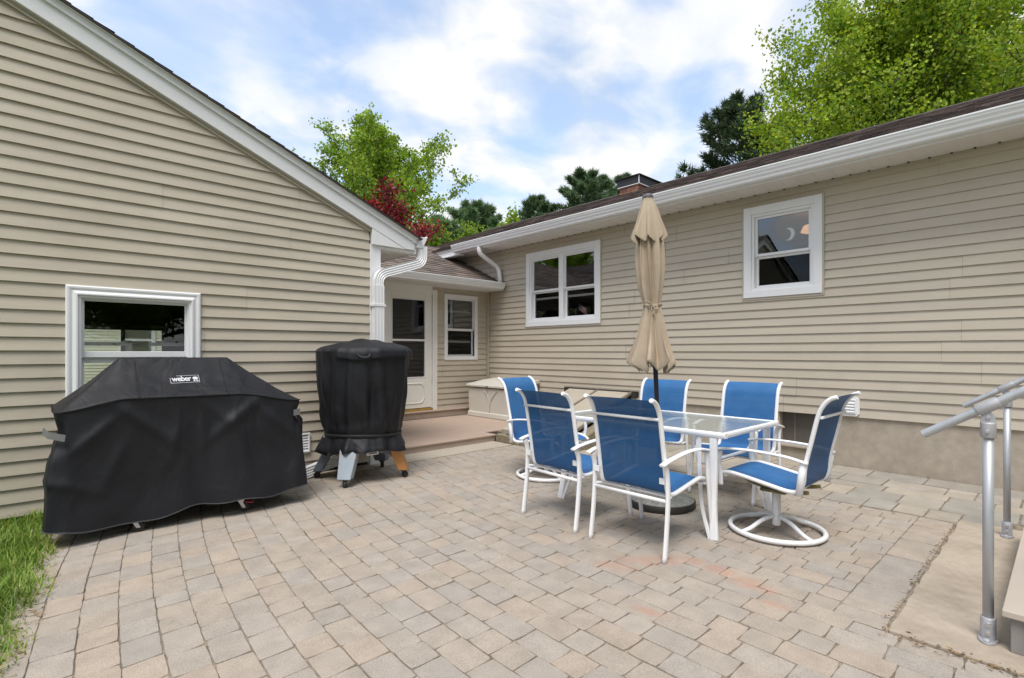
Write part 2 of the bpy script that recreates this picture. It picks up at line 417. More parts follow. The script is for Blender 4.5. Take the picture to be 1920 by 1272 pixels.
def paver_block(mb, poly, ztop, jit, ch=.0036, depth=.03):
    """chamfered block with an uneven outline from a 2d polygon (ccw)"""
    pts = []
    n = len(poly)
    for i in range(n):
        p, q = poly[i], poly[(i+1) % n]
        L = math.hypot(q[0]-p[0], q[1]-p[1])
        if L < .004: continue
        k = max(1, int(L / .045))
        for j in range(k):
            t = j / k
            # knock the corners back
            pts.append([p[0]+(q[0]-p[0])*t, p[1]+(q[1]-p[1])*t, j == 0])
    if len(pts) < 3: return
    cx = sum(p[0] for p in pts)/len(pts); cy = sum(p[1] for p in pts)/len(pts)
    ring = []
    for x, y, corner in pts:
        d = math.hypot(x-cx, y-cy) or 1
        k = 1 - (.0016 if not corner else .0065)/d + rnd.uniform(-1, 1)*jit/d
        ring.append((cx+(x-cx)*k, cy+(y-cy)*k))
    tx, ty = rnd.uniform(-.012, .012), rnd.uniform(-.012, .012); dz = rnd.uniform(-.0022, .0022)
    zf = lambda x, y: ztop + dz + (x-cx)*tx + (y-cy)*ty
    n0 = len(mb.v); m = len(ring)
    for x, y in ring:
        d = math.hypot(x-cx, y-cy) or 1; k = 1 - ch/d
        xx, yy = cx+(x-cx)*k, cy+(y-cy)*k
        mb.v.append((xx, yy, zf(xx, yy)))
    for x, y in ring: mb.v.append((x, y, zf(x, y) - ch*.75))
    for x, y in ring: mb.v.append((x, y, ztop - depth))
    mb.face(range(n0, n0+m), False)
    for i in range(m):
        j = (i+1) % m
        mb.face((n0+m+i, n0+m+j, n0+j, n0+i), True)
        mb.face((n0+2*m+i, n0+2*m+j, n0+m+j, n0+m+i))

PAVE_COLS = [(1.0,.99,.98),(1.02,1.0,.975),(1.055,1.0,.95),(.975,.985,1.005),(.955,.975,1.005),(1.01,.995,.98),(.985,.985,.99),(1.03,1.0,.97),(1.0,1.0,1.0)]
def paver_colour():
    c = rnd.choice(PAVE_COLS); k = rnd.uniform(.95, 1.045)
    return tuple(v*k for v in c)
XC, Y_BEND = 17.5, 1.4
def arc_pt(xr, s):
    if s <= 0: return (xr, Y_BEND + s)
    rho = XC - xr; a = s / rho
    return (XC - rho*math.cos(a), Y_BEND + rho*math.sin(a))
mb = MB(); W = .145
nrow = 0; xr = -.65
while xr < 5.0:
    s = -4.6 + rnd.uniform(0, .2)
    while s < 3.9:
        l = rnd.choice([.145,.215,.145,.215,.18])
        wa, wb, sk = rnd.uniform(-.003,.003), rnd.uniform(-.003,.003), rnd.uniform(-.003,.003)
        quad = [arc_pt(xr+wa, s+sk), arc_pt(xr+W+wb, s-sk), arc_pt(xr+W+wb*.5, s+l-sk), arc_pt(xr+wa*.5, s+l+sk)]
        s += l
        cx = sum(p[0] for p in quad)/4; cy = sum(p[1] for p in quad)/4
        if cx < edge_x(cy) - .05: continue
        poly = clip(quad, 1, 0, 4.93)
        poly = clip(poly, 0, 1, 5.22 if cx < 1.95 else 5.07)
        if not poly: continue
        if cx > 2.80 and cy < .90:
            poly = clip(poly, 0, -1, -.775)
        elif cy < .775:
            poly = clip(poly, 1, 0, 2.795)
        if len(poly) < 3: continue
        area = .5*abs(sum(poly[i][0]*poly[(i+1)%len(poly)][1]-poly[(i+1)%len(poly)][0]*poly[i][1] for i in range(len(poly))))
        if area < .0022: continue
        mb.cur = paver_colour()
        paver_block(mb, poly, 0, .0016)
    xr += W; nrow += 1
x = 2.80
while x < 4.9:
    w = rnd.choice([.15,.15,.20,.22]); w = min(w, 4.93 - x)
    mb.cur = paver_colour()
    if w > .04: paver_block(mb, [(x,.565),(x+w,.565),(x+w,.775),(x,.775)], 0, .0016)
    x += w
structure('patio', mb, M['paver'], 'patio of tumbled tan and grey pavers laid in gently curving rows', 'patio')

mb = MB()
STC = [(1.0,.99,.97),(1.04,1.02,.99),(.94,.96,.98),(.98,.98,.98),(1.04,1.0,.95),(.90,.93,.96)]
for xa, xb in ((4.95,5.24),(5.24,5.58),(5.58,5.80),(5.80,6.14),(6.14,6.49)):
    y = -3 + rnd.uniform(0, .3)
    while y < 4.15:
        l = rnd.choice([.20,.28,.36,.45])
        if not (xb > 4.9 and xa < 5.03 and y + l < .4):
            c = rnd.choice(STC); k = rnd.uniform(.9, 1.08); mb.cur = tuple(v*k for v in c)
            y0 = y
            paver_block(mb, [(xa+.003,y0+.004),(xb-.003,y0+.004),(xb-.003,y0+l-.004),(xa+.003,y0+l-.004)], .003, .0012, ch=.004)
        y += l
structure('stone_path', mb, M['stone'], 'band of larger rectangular paving stones laid along the house wall', 'path')

# concrete pad under the steps
mb = MB()
n = 26
ring = []
for i in range(n+1): ring.append((2.80 + rnd.uniform(-.006,.006), -2.6 + (3.15)*i/n))
for i in range(1, n+1): ring.append((2.80 + 2.22*i/n, .55 + rnd.uniform(-.007,.007)))
ring += [(5.02,-2.6)]
ring = ring[::-1]
mb.prism([(x,y,-.04) for x, y in ring], (0,0,.052))
structure('concrete_pad', mb, M['slab'], 'worn tan concrete pad carrying the railing and steps at right', 'pad', bevel=.006)
mb = MB(); mb.box(1.9,4.72,5.085,5.50,-.04,.006)
structure('concrete_strip', mb, M['apron'], 'pale concrete strip between pavers and low deck', 'strip', bevel=.006)
# litter along the pad edge and wall foot
def litter(name, spots, label, n):
    mb = MB(); r2 = random.Random(len(spots)*13+n)
    for _ in range(n):
        (x0,y0,x1,y1,wd) = r2.choice(spots); t = r2.random()
        x = x0+(x1-x0)*t + r2.gauss(0, wd); y = y0+(y1-y0)*t + r2.gauss(0, wd)
        a = r2.uniform(0, PI*2); l = r2.uniform(.004,.015); w = r2.uniform(.002,.005); z = r2.uniform(.003,.016)
        dx, dy = math.cos(a), math.sin(a)
        k = r2.uniform(.5,2.0); mb.cur = (k*r2.uniform(1,1.6), k*1.1, k*r2.uniform(.6,1))
        mb.poly([(x-dx*l,y-dy*l,z),(x-dy*w,y+dx*w,z+r2.uniform(0,.008)),(x+dx*l,y+dy*l,z),(x+dy*w,y-dx*w,z+r2.uniform(0,.006))])
    o = mb.build(name, M['litter']); return tag(o, label, 'leaf litter', kind='stuff')
M['litter'] = mat('leaf_litter', (.15,.115,.07), .95, var=.4, scale=40, attr=True)
litter('leaf_litter', [(2.775,.55,2.775,-.5,.022),(2.775,.55,2.775,-.5,.022),(2.80,.57,4.9,.57,.008),(2.8,.3,2.79,-.5,.018),(1.75,5.12,2.3,5.1,.04),(2.0,5.14,2.4,5.1,.05),(.1,4.75,.0,3.4,.03),(.0,3.4,-.12,2.7,.03),(1.6,5.2,2.7,5.2,.03),(6.47,4,6.47,-1,.02),(.5,5.1,2.0,5.15,.05)],
       'brown leaf litter and bits of moss along the slab and paver edges', 1000)

# ------------------------------------------------------------------ SIDING
EXP = .1016
def siding(mb, org, A, Nrm, a0, a1, zb, zt, holes=(), cuts=(), seed=1):
    """lapped vinyl courses in the vertical plane org + a*A, outward normal Nrm; cuts are half planes in (a,z)"""
    r2 = random.Random(seed)
    org, A, Nrm = Vector(org), Vector(A), Vector(Nrm)
    def P(a, z, d):
        return tuple(org + A*a + Nrm*(d + .0028*noise.noise(Vector((a*.9, z*9.8, seed)))) + Vector((0,0,z + .0013*noise.noise(Vector((a*.7, z*9.8, seed+5))))))
    flip = A.cross(Vector((0,0,1))).dot(Nrm) < 0
    i = 0; z = zb
    while z < zt - 1e-4:
        z1 = min(z + EXP, zt)
        # panel joints, shared by each pair of courses (double-4 panel)
        if i % 2 == 0:
            js = []; x = a0 + r2.uniform(.5, 3.4)
            while x < a1: js.append(x); x += 3.66
        xs = [a0] + js + [a1]
        for k in range(len(xs) - 1):
            off = .0026 * (k % 2)
            kk = r2.uniform(.965, 1.025); mb.cur = (kk, kk, kk*r2.uniform(.985,1.01))
            rects = []
            nsub = max(1, int((xs[k+1]-xs[k])/.7)); step = (xs[k+1]-.0014-xs[k])/nsub
            for q_ in range(nsub): rects.append((xs[k]+step*q_, xs[k]+step*(q_+1), z, z1))
            for ha, hb, hz0, hz1 in holes:
                nr = []
                for (ra, rb, rz0, rz1) in rects:
                    if rb <= ha or ra >= hb or rz1 <= hz0 or rz0 >= hz1: nr.append((ra,rb,rz0,rz1)); continue
                    if ra < ha: nr.append((ra, ha, rz0, rz1))
                    if rb > hb: nr.append((hb, rb, rz0, rz1))
                    m0, m1 = max(ra, ha), min(rb, hb)
                    if rz0 < hz0: nr.append((m0, m1, rz0, hz0))
                    if rz1 > hz1: nr.append((m0, m1, hz1, rz1))
                rects = nr
            dz = lambda q: .002 + .016*(1-(q-z)/EXP) + off
            for (ra, rb, rz0, rz1) in rects:
                # split in length so that long courses can wave very slightly
                poly = [(ra,rz0),(rb,rz0),(rb,rz1),(ra,rz1)]
                for (ca, cb, cc) in cuts: poly = clip(poly, ca, cb, cc) if len(poly) > 2 else []
                if len(poly) < 3: continue
                pts = [P(a, q, dz(q)) for a, q in poly]
                if flip: pts = pts[::-1]
                mb.poly(pts)
                if abs(rz0 - z) < 1e-6:
                    bot = [a for a, q in poly if abs(q - rz0) < 1e-5]
                    if len(bot) >= 2:
                        b0, b1 = min(bot), max(bot)
                        q = [P(b0, z, dz(z)), P(b0, z+.0005, -.004), P(b1, z+.0005, -.004), P(b1, z, dz(z))]
                        mb.poly(q if not flip else q[::-1])
                        # rolled nose
        z = z1; i += 1

# ------------------------------------------------------------------ generic double-hung window (local frame: a along wall, d outward, z up)
class Frame:
    def __init__(self, org, A, Nrm):
        self.o, self.A, self.N = Vector(org), Vector(A), Vector(Nrm)
    def p(self, a, d, z): return tuple(self.o + self.A*a + self.N*d + Vector((0,0,z)))
    def box(self, mb, a0, a1, d0, d1, z0, z1):
        mb.prism([self.p(a0,d0,z0), self.p(a1,d0,z0), self.p(a1,d1,z0), self.p(a0,d1,z0)], (0,0,z1-z0))
    def rect(self, mb, a0, a1, z0, z1, w, d0, d1, wt=None, wb=None):
        wt = w if wt is None else wt; wb = w if wb is None else wb
        self.box(mb, a0, a0+w, d0, d1, z0, z1); self.box(mb, a1-w, a1, d0, d1, z0, z1)
        self.box(mb, a0+w, a1-w, d0, d1, z1-wt, z1); self.box(mb, a0+w, a1-w, d0, d1, z0, z0+wb)
    def pane(self, mb, a0, a1, d, z0, z1):
        q = [self.p(a0,d,z0), self.p(a1,d,z0), self.p(a1,d,z1), self.p(a0,d,z1)]
        n = (Vector(q[1])-Vector(q[0])).cross(Vector(q[2])-Vector(q[1]))
        mb.poly(q if n.dot(self.N) > 0 else q[::-1])

def room_box(F, parent, a0, a1, z0, z1, depth, m, d=-.09, ceil=None):
    mb = MB()
    q = lambda *pts: mb.poly([F.p(*p) for p in pts])
    d2 = d - depth
    q((a0,d2,z0),(a1,d2,z0),(a1,d2,z1),(a0,d2,z1))
    q((a0,d,z0),(a0,d2,z0),(a0,d2,z1),(a0,d,z1)); q((a1,d,z0),(a1,d2,z0),(a1,d2,z1),(a1,d,z1))
    q((a0,d,z0),(a1,d,z0),(a1,d2,z0),(a0,d2,z0))
    mb.m = 1; q((a0,d,z1),(a1,d,z1),(a1,d2,z1),(a0,d2,z1))
    return mb.build('room_interior', [m, ceil or m], parent)

def double_hung(F, win, a0, a1, z0, z1, mid, m, lower_glass, upper_glass, st=.038, d=-.03, meet=.035, inner_bar=None):
    """one sash pair inside an opening a0..a1, z0..z1"""
    up = MB(); F.rect(up, a0, a1, mid, z1, st, d-.035, d-.005, wb=meet); us = up.build('upper_sash', m, win, bevel=.003)
    lo = MB(); F.rect(lo, a0, a1, z0, mid+.004, st, d-.07, d-.037, wt=meet, wb=st*1.15); ls = lo.build('lower_sash', m, win, bevel=.003)
    g = MB(); F.pane(g, a0+st, a1-st, d-.02, mid+meet, z1-st); g.build('glass_pane', upper_glass, us)
    g = MB(); F.pane(g, a0+st, a1-st, d-.052, z0+st*1.15, mid-meet+.004); g.build('glass_pane', lower_glass, ls)
    return us, ls

# ------------------------------------------------------------------ SHINGLES
def shingles(mb, org, U, V, ulen, vlen, exp=.142, cols=None, seed=3, colfun=None, clipf=None):
    r2 = random.Random(seed); org, U, V = Vector(org), Vector(U), Vector(V); Nn = U.cross(V).normalized()
    if Nn.z < 0: Nn = -Nn
    flip = U.cross(V).dot(Nn) < 0
    v = 0; j = 0
    while v < vlen:
        v1 = min(v + exp, vlen); u = -r2.uniform(0, .3)
        while u < ulen:
            w = r2.choice([.12,.17,.22,.27,.33]); ua, ub = max(0, u), min(ulen, u + w); u += w
            if ub - ua < .01: continue
            if clipf:
                cr = clipf((ua+ub)/2, (v+v1)/2)
                if not cr: continue
            c = colfun((ua+ub)/2, v, r2) if colfun else r2.choice(cols)
            mb.cur = c
            h = .009 + r2.choice([0, 0, .004])
            P = lambda a, b, n: tuple(org + U*a + V*b + Nn*n)
            q = [P(ua,v,h), P(ub,v,h), P(ub,v1+.004,.001), P(ua,v1+.004,.001)]
            mb.poly(q if not flip else q[::-1])
            q = [P(ua,v,-.002), P(ub,v,-.002), P(ub,v,h), P(ua,v,h)]
            mb.poly(q if not flip else q[::-1])
        v = v1; j += 1

BR = [(.9,.85,.85),(1.15,1.05,1.0),(.62,.58,.6),(1.6,1.46,1.38),(.8,.73,.72),(1.0,.9,.88),(.5,.46,.48),(2.0,1.85,1.75)]
BR2 = [(1.45,1.36,1.22),(1.25,1.16,1.05),(1.65,1.55,1.40),(1.05,.98,.90),(1.35,1.22,1.08),(.88,.83,.78)]

def k_gutter(prof_o, out, length_vec, mb, k=1.0):
    """K-style gutter; prof_o = point at the fascia foot, out = unit vector away from the wall"""
    pr = [(0,.128),(0,.004),(.012,0),(.072,0),(.080,.012),(.084,.034),(.098,.052),(.103,.070),(.116,.092),(.120,.112),(.126,.114),(.126,.128),(.119,.130),(.113,.118),(.008,.112)]
    o = Vector(out); p = Vector(prof_o)
    mb.prism([tuple(p + o*a*k + Vector((0,0,z*k))) for a, z in pr], length_vec)

# ================================================================== GARAGE
GY = 5.27
garage = empty('garage', (0, GY, 0), 0, 'tan sided garage gable with white sloping rake trim and one window at left', 'garage')
def gp(o): # keep world coordinates while parented to an offset empty
    o.matrix_parent_inverse = Matrix.Translation(Vector(o.parent.location)).inverted() if o.parent and o.parent.type == 'EMPTY' and not o.parent.parent else Matrix()
    return o
FG = Frame((0,GY,0), (1,0,0), (0,-1,0))
RK, RM = 3.735, .42         # siding edge under the rake: z = RK - RM*x
XR = -.45                   # ridge
mb = MB()
WG = (.20,1.09,.66,1.76)
siding(mb, (0,GY,0), (1,0,0), (0,-1,0), -3.6, 2.735, .041, 5.4, holes=[(WG[0]+.03,WG[1]-.03,WG[2]+.03,WG[3]-.03)], cuts=[(RM,1,RK),(-RM,1,RK-2*RM*XR)], seed=5)
gp(mb.build('gable_wall', M['siding'], garage))
# hidden walls, back window opening
mb = MB()
mb.box(2.72,2.80,GY+.06,8.0,-.04,2.5)
mb.box(-3.6,-3.5,GY+.06,12.2,-.04,2.5)
BW = (.50,1.90,.50,1.70)
for x0,x1,z0,z1 in ((-3.5,BW[0],-.04,2.5),(BW[1],2.8,-.04,2.5),(BW[0],BW[1],-.04,BW[2]),(BW[0],BW[1],BW[3],2.5)):
    mb.box(x0,x1,12.1,12.2,z0,z1)
mb.box(2.72,2.80,8.0,12.1,-.04,2.5)
mb.box(-3.5,2.72,GY+.1,12.1,2.44,2.48)   # ceiling
mb.box(-3.5,2.72,GY+.1,12.1,-.03,.0)
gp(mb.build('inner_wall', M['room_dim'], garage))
# inner face of the gable so that the garage is dark
mb = MB()
for x0,x1,z0,z1 in ((-3.5,WG[0],0,2.44),(WG[1],2.72,0,2.44),(WG[0],WG[1],0,WG[2]),(WG[0],WG[1],WG[3],2.44)):
    mb.box(x0,x1,GY+.01,GY+.09,z0,z1)
mb.prism([(-3.6,GY+.02,2.46),(2.75,GY+.02,2.46),(2.75,GY+.02,RK-RM*2.75+.01),(XR,GY+.02,RK-RM*XR+.01),(-3.6,GY+.02,RK-RM*2.75+.01)],(0,.06,0))
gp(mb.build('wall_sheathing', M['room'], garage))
mb = MB(); mb.box(-3.6,2.76,GY+.02,GY+.2,-.3,.045)
gp(mb.build('foundation', M['concrete'], garage))
# corner post
mb = MB(); mb.box(2.735,2.862,GY-.028,GY+.09,-.02,2.44)
gp(mb.build('corner_board', M['white'], garage, bevel=.004))
# rake: channel, two stepped boards, drip edge
def rake_poly(off0, off1, x0, x1, y0, y1, mb):
    a = [(x0, y0, RK-RM*x0+off0), (x1, y0, RK-RM*x1+off0), (x1, y0, RK-RM*x1+off1), (x0, y0, RK-RM*x0+off1)]
    mb.prism(a, (0, y1-y0, 0))
mb = MB(); rake_poly(-.012, .030, XR, 2.74, GY-.022, GY+.0, mb)
rake_poly(-.012, .0, XR, 2.74, GY-.034, GY-.022, mb)
gp(mb.build('rake_channel', M['tan_trim'], garage))
mb = MB()
pl_ = clip([(XR,RK-RM*XR+.03),(3.28,RK-RM*3.28+.03),(3.28,RK-RM*3.28+.165),(XR,RK-RM*XR+.165)],0,-1,-2.437)
mb.prism([(a,GY-.06,b) for a,b in pl_],(0,.11,0))
rake_poly(.165, .222, XR, 3.30, GY-.080, GY+.05, mb)
rake_poly(.222, .238, XR, 3.315, GY-.094, GY+.05, mb)
# far slope of the gable
def rake_left(off0, off1, y0, y1, mb):
    z = lambda x: RK-RM*(2*XR-x)
    a = [(-4.2,y0,z(-4.2)+off0),(XR,y0,z(XR)+off0),(XR,y0,z(XR)+off1),(-4.2,y0,z(-4.2)+off1)]
    mb.prism(a, (0,y1-y0,0))
rake_left(.030,.165,GY-.06,GY+.05,mb); rake_left(.165,.238,GY-.08,GY+.05,mb)
gp(mb.build('rake_board', M['white'], garage, bevel=.004))
# eave return (pork chop) and soffit
mb = MB()
mb.prism([(2.745,GY-.056,2.435),(3.16,GY-.056,2.435),(2.745,GY-.056,RK-RM*2.745+.029)],(0,.05,0))
gp(mb.build('eave_return', M['white'], garage, bevel=.003))
mb = MB(); mb.box(2.80,3.29,GY-.03,12.2,2.405,2.432)
for i in range(46): 
    y = GY + .15*i; mb.box(2.81,3.28,y,y+.006,2.401,2.404)
gp(mb.build('soffit', M['soffit'], garage))
mb = MB(); mb.box(3.29,3.31,GY-.04,12.2,2.40,2.58)
gp(mb.build('fascia', M['white'], garage))
mb = MB(); k_gutter((3.312,GY-.07,2.475),(1,0,0),(0,7.2,0),mb,1.12)
gp(mb.build('gutter', M['alu'], garage, bevel=.002))
# roof
mb = MB(); sl = math.hypot(1, RM)
e0 = RK - RM*3.36 + .243
U = Vector((0,1,0)); V = Vector((-1/sl,0,RM/sl))
shingles(mb, (3.36,GY-.115,e0), U, V, 7.1, (3.36-XR)*sl, cols=BR, seed=11)
mb.cur = BR[2]
V2 = Vector((1/sl,0,RM/sl))
shingles(mb, (2*XR-3.36,GY-.115,e0), U, V2, 7.1, (3.36-XR)*sl, exp=.28, cols=BR, seed=12)
for s in (1,-1):
    xe = 3.35 if s == 1 else 2*XR-3.35
    mb.cur = (.5,.48,.48)
    mb.prism([(xe,GY-.112,e0-.010),(XR,GY-.112,e0-.010+(3.35-XR)*RM),(XR,GY-.112,e0+.004+(3.35-XR)*RM),(xe,GY-.112,e0+.004)],(0,7.1,0))
gp(mb.build('roof', M['shingle'], garage))
# downspout: corrugated, offset back to the corner then down the corner board, kicked out to the left at the foot
def ribbed(mb, path, w, d, side, ribs=4, rib=.012):
    """corrugated rectangular pipe; side = vector across the wide face"""
    P = [Vector(p) for p in path]; m = len(P); prof = []
    k = ribs*2
    for i in range(k+1): prof.append((-w/2 + w*i/k, d/2 - (rib if i % 2 else 0)))
    for i in range(k+1): prof.append((w/2 - w*i/k, -d/2 + (rib if i % 2 else 0)))
    n0 = len(mb.v); q = len(prof)
    for i in range(m):
        t = (P[min(i+1,m-1)] - P[max(i-1,0)]).normalized()
        s = t.cross(Vector((0,1,0))) if side == 'plane' else Vector(side); s = (s - t*s.dot(t)).normalized(); n = s.cross(t)
        for a, b in prof: mb.v.append(tuple(P[i] + s*a + n*b))
    for i in range(m-1):
        for k2 in range(q):
            l = (k2+1) % q
            mb.face((n0+i*q+k2, n0+(i+1)*q+k2, n0+(i+1)*q+l, n0+i*q+l))
    mb.face(range(n0, n0+q)); mb.face(range(n0+(m-1)*q, n0+m*q))
mb = MB()
path = round_path([(3.40,GY-.03,2.50),(3.40,GY-.03,2.31),(2.795,GY-.085,2.105),(2.795,GY-.085,1.5)], .10, 6)
ribbed(mb, path, .100, .075, 'plane', 4, .010)
gp(mb.build('downspout_offset', M['alu'], garage, fix=True))
mb = MB()
ribbed(mb, [(2.795,GY-.088,1.98),(2.795,GY-.088,.36)], .112, .080, (1,0,0), 3, .004)
for z in (1.75,.9): mb.box(2.725,2.87,GY-.132,GY-.028,z,z+.025)
gp(mb.build('downspout', M['alu'], garage, fix=True))
mb = MB()
path = round_path([(2.795,GY-.088,.40),(2.78,GY-.09,.235),(1.90,GY-.16,.045)], .07, 6)
ribbed(mb, path, .10, .075, 'plane', 4, .009)
gp(mb.build('downspout_outlet', M['alu'], garage, fix=True))
# small louvred vent low on the wall
def louvre_vent(F, parent, a0, a1, z0, z1, d, n):
    mb = MB(); F.rect(mb, a0, a1, z0, z1, .018, d, d+.022)
    v = mb.build('wall_vent', M['white'], parent, bevel=.003)
    s = MB(); h = (z1-z0-.036)/n
    for i in range(n):
        z = z0+.018+h*i
        s.prism([F.p(a0+.018,d+.004,z+h*.95),F.p(a0+.018,d+.018,z),F.p(a0+.018,d+.012,z),F.p(a0+.018,d,z+h*.95)], Vector(F.p(a1-.018,0,0))-Vector(F.p(a0+.018,0,0)))
    s2 = MB(); F.box(s2, a0+.018,a1-.018,d-.004,d+.001,z0+.018,z1-.018)
    return v, s, s2
v, s, s2 = louvre_vent(FG, garage, 1.86, 2.068, .235, .43, .016, 6); gp(v)
s.build('louvre', M['white'], v); s2.build('backing', M['room'], v)
# window: sculpted white casing, double hung
mb = MB()
a0,a1,z0,z1 = .188,1.098,.63,1.768
w = .092
def mitred(F, mb, a0, a1, z0, z1, prof):
    """picture frame casing; prof = [(inset, d)...] from outside to inside"""
    rings = []
    for ins, d in prof:
        rings.append([F.p(a0+ins,d,z0+ins),F.p(a1-ins,d,z0+ins),F.p(a1-ins,d,z1-ins),F.p(a0+ins,d,z1-ins)])
    for ra, rb in zip(rings, rings[1:]):
        for i in range(4):
            j = (i+1) % 4; mb.poly([ra[i], ra[j], rb[j], rb[i]])
mitred(FG, mb, a0, a1, z0, z1, [(0,0),(0,.030),(.010,.038),(.022,.038),(.040,.030),(.062,.046),(.072,.046),(.078,.030),(.092,.028),(.092,-.06)])
wg = gp(mb.build('window', M['white'], garage))
mb = MB(); FG.rect(mb, a0+.085, a1-.085, z0+.085, z1-.085, .014, -.06, .012); mb.build('window_frame', M['white'], wg, bevel=.002)
us, ls = double_hung(FG, wg, a0+.095, a1-.095, z0+.095, z1-.095, 1.205, M['white'], M['garage_glass'], M['garage_glass'], st=.02, d=-.005, meet=.048)
mb = MB()
FG.box(mb, .25,1.03,-.14,-.09,1.30,1.33); 
for x in (.55,.78): FG.box(mb, x,x+.06,-.10,-.08,1.33,1.345)
mb.build('inner_sash_rail', M['white_old'], wg)
# things seen deep inside the garage: back window frame
mb = MB(); FB = Frame((0,12.1,0),(1,0,0),(0,-1,0)); FB.rect(mb, BW[0]-.05,BW[1]+.05,BW[2]-.05,BW[3]+.05,.09,.0,.05); FB.box(mb,1.22,1.28,0,.04,BW[2],BW[3])
bw = gp(mb.build('back_window', M['white_old'], garage))
mb = MB(); FB.pane(mb, BW[0],BW[1],-.03,BW[2],BW[3]); mb.build('glass_pane', M['glass'], bw)

# neighbour seen through the garage
nb = empty('neighbour_house', (1,22,0), 0, 'cream sided neighbouring house glimpsed through the garage window', 'house')
mb = MB(); siding(mb, (0,22,0),(1,0,0),(0,-1,0), -4, 7, .2, 2.9, holes=[(2.3,3.1,1.0,2.3)], seed=2); gp(mb.build('wall', M['cream'], nb))
mb = MB(); mb.box(-4,7,22.05,27,-.04,2.9); gp(mb.build('house_body', M['cream'], nb))
mb = MB(); Fn = Frame((0,22,0),(1,0,0),(0,-1,0)); Fn.rect(mb, 2.2,3.2,.9,2.4,.12,0,.05); Fn.box(mb,2.3,3.1,.0,.03,1.62,1.70)
w_ = gp(mb.build('window', M['white'], nb)); mb = MB(); Fn.pane(mb, 2.3,3.1,.005,1.0,2.3); mb.build('glass_pane', M['screen'], w_)
mb = MB(); mb.prism([(-4.3,21.6,2.85),(-4.3,24.5,4.1),(-4.3,27.4,2.85)],(11.6,0,0)); gp(mb.build('roof', M['tan_trim'], nb))

# ================================================================== MAIN HOUSE
HX = 6.51
house = empty('main_house', (HX, 3, 0), 0, 'long tan sided house wall with white windows under a brown shingled roof at right', 'house')
FH = Frame((HX,0,0), (0,1,0), (-1,0,0))
W1 = (4.972,6.621,1.695,3.0); W2 = (1.883,2.755,1.912,3.022)
mb = MB()
siding(mb, (HX,0,0), (0,1,0), (-1,0,0), -6.0, 11.6, .545, 3.19, holes=[(W1[0]+.03,W1[1]-.03,W1[2]+.03,W1[3]-.03),(W2[0]+.03,W2[1]-.03,W2[2]+.03,W2[3]-.03)], seed=21)
gp(mb.build('wall', M['siding'], house))
mb = MB()
zs = [(-6.0,4.24,.0),(5.66,11.6,0)]
mb.box(HX+.005,HX+.2,-6,1.79,-.2,.55); mb.box(HX+.005,HX+.2,2.345,11.6,-.2,.55); mb.box(HX+.005,HX+.2,1.79,2.345,-.2,.165)
gp(mb.build('foundation', M['concrete'], house, bevel=.003))
# sheathing behind siding (keeps rooms dark)
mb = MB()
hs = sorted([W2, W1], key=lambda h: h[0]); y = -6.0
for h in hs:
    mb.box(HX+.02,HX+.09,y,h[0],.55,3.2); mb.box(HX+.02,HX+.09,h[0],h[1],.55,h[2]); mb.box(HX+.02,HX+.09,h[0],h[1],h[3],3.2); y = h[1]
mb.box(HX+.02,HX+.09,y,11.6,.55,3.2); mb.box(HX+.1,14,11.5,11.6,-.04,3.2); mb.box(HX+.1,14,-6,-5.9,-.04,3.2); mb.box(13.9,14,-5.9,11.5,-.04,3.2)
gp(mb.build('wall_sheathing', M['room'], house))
# basement window recess
mb = MB(); FH.box(mb, 1.79,2.345,-.13,-.11,.165,.55)
bwn = gp(mb.build('basement_window', mat('grey_infill_panel', (.115,.105,.09), .7, var=.1), house))
mb = MB(); FH.box(mb, 2.20,2.215,-.11,-.10,.17,.54); FH.box(mb, 1.79,2.345,-.11,-.095,.165,.185); mb.build('window_frame', M['brown_trim'], bwn)
mb = MB(); FH.box(mb, 1.77,2.365,-.10,.03,.14,.168); mb.build('sill', M['apron'], bwn, bevel=.006)
# dryer vent
mb = MB()
c = .03
a0,a1,z0,z1 = 1.525,1.715,.555,.765
mb.prism([FH.p(a0+c,.014,z0),FH.p(a1-c,.014,z0),FH.p(a1,.014,z0+c),FH.p(a1,.014,z1-c),FH.p(a1-c,.014,z1),FH.p(a0+c,.014,z1),FH.p(a0,.014,z1-c),FH.p(a0,.014,z0+c)], (-.022,0,0))
FH.rect(mb, a0+.03,a1-.03,z0+.03,z1-.03,.012,.036,.05)
dv = gp(mb.build('dryer_vent', M['white'], house, bevel=.003))
mb = MB()
for i in range(4):
    z = z0+.044+.031*i
    mb.prism([FH.p(a0+.043,.038,z+.030),FH.p(a0+.043,.054,z),FH.p(a0+.043,.047,z),FH.p(a0+.043,.036,z+.026)], Vector(FH.p(a1-.043,0,0))-Vector(FH.p(a0+.043,0,0)))
mb.build('louvre', M['white'], dv)

def flat_casing(F, parent, a0, a1, z0, z1, w=.09, sill=.085, m='white'):
    """tan J-channel, flat white casing boards, inner stop"""
    mb = MB(); F.rect(mb, a0-.022, a1+.022, z0-.028, z1+.022, .024, -.005, .024)
    j = mb
    c = MB()
    F.box(c, a0, a0+w, 0, .028, z0+sill, z1); F.box(c, a1-w, a1, 0, .028, z0+sill, z1)
    F.box(c, a0+w, a1-w, 0, .0265, z1-w, z1); F.box(c, a0, a1, 0, .034, z0, z0+sill)
    win = gp(c.build('window', M[m], parent, bevel=.003))
    j.build('surround_channel', M['tan_trim'], win, bevel=.002)
    return win
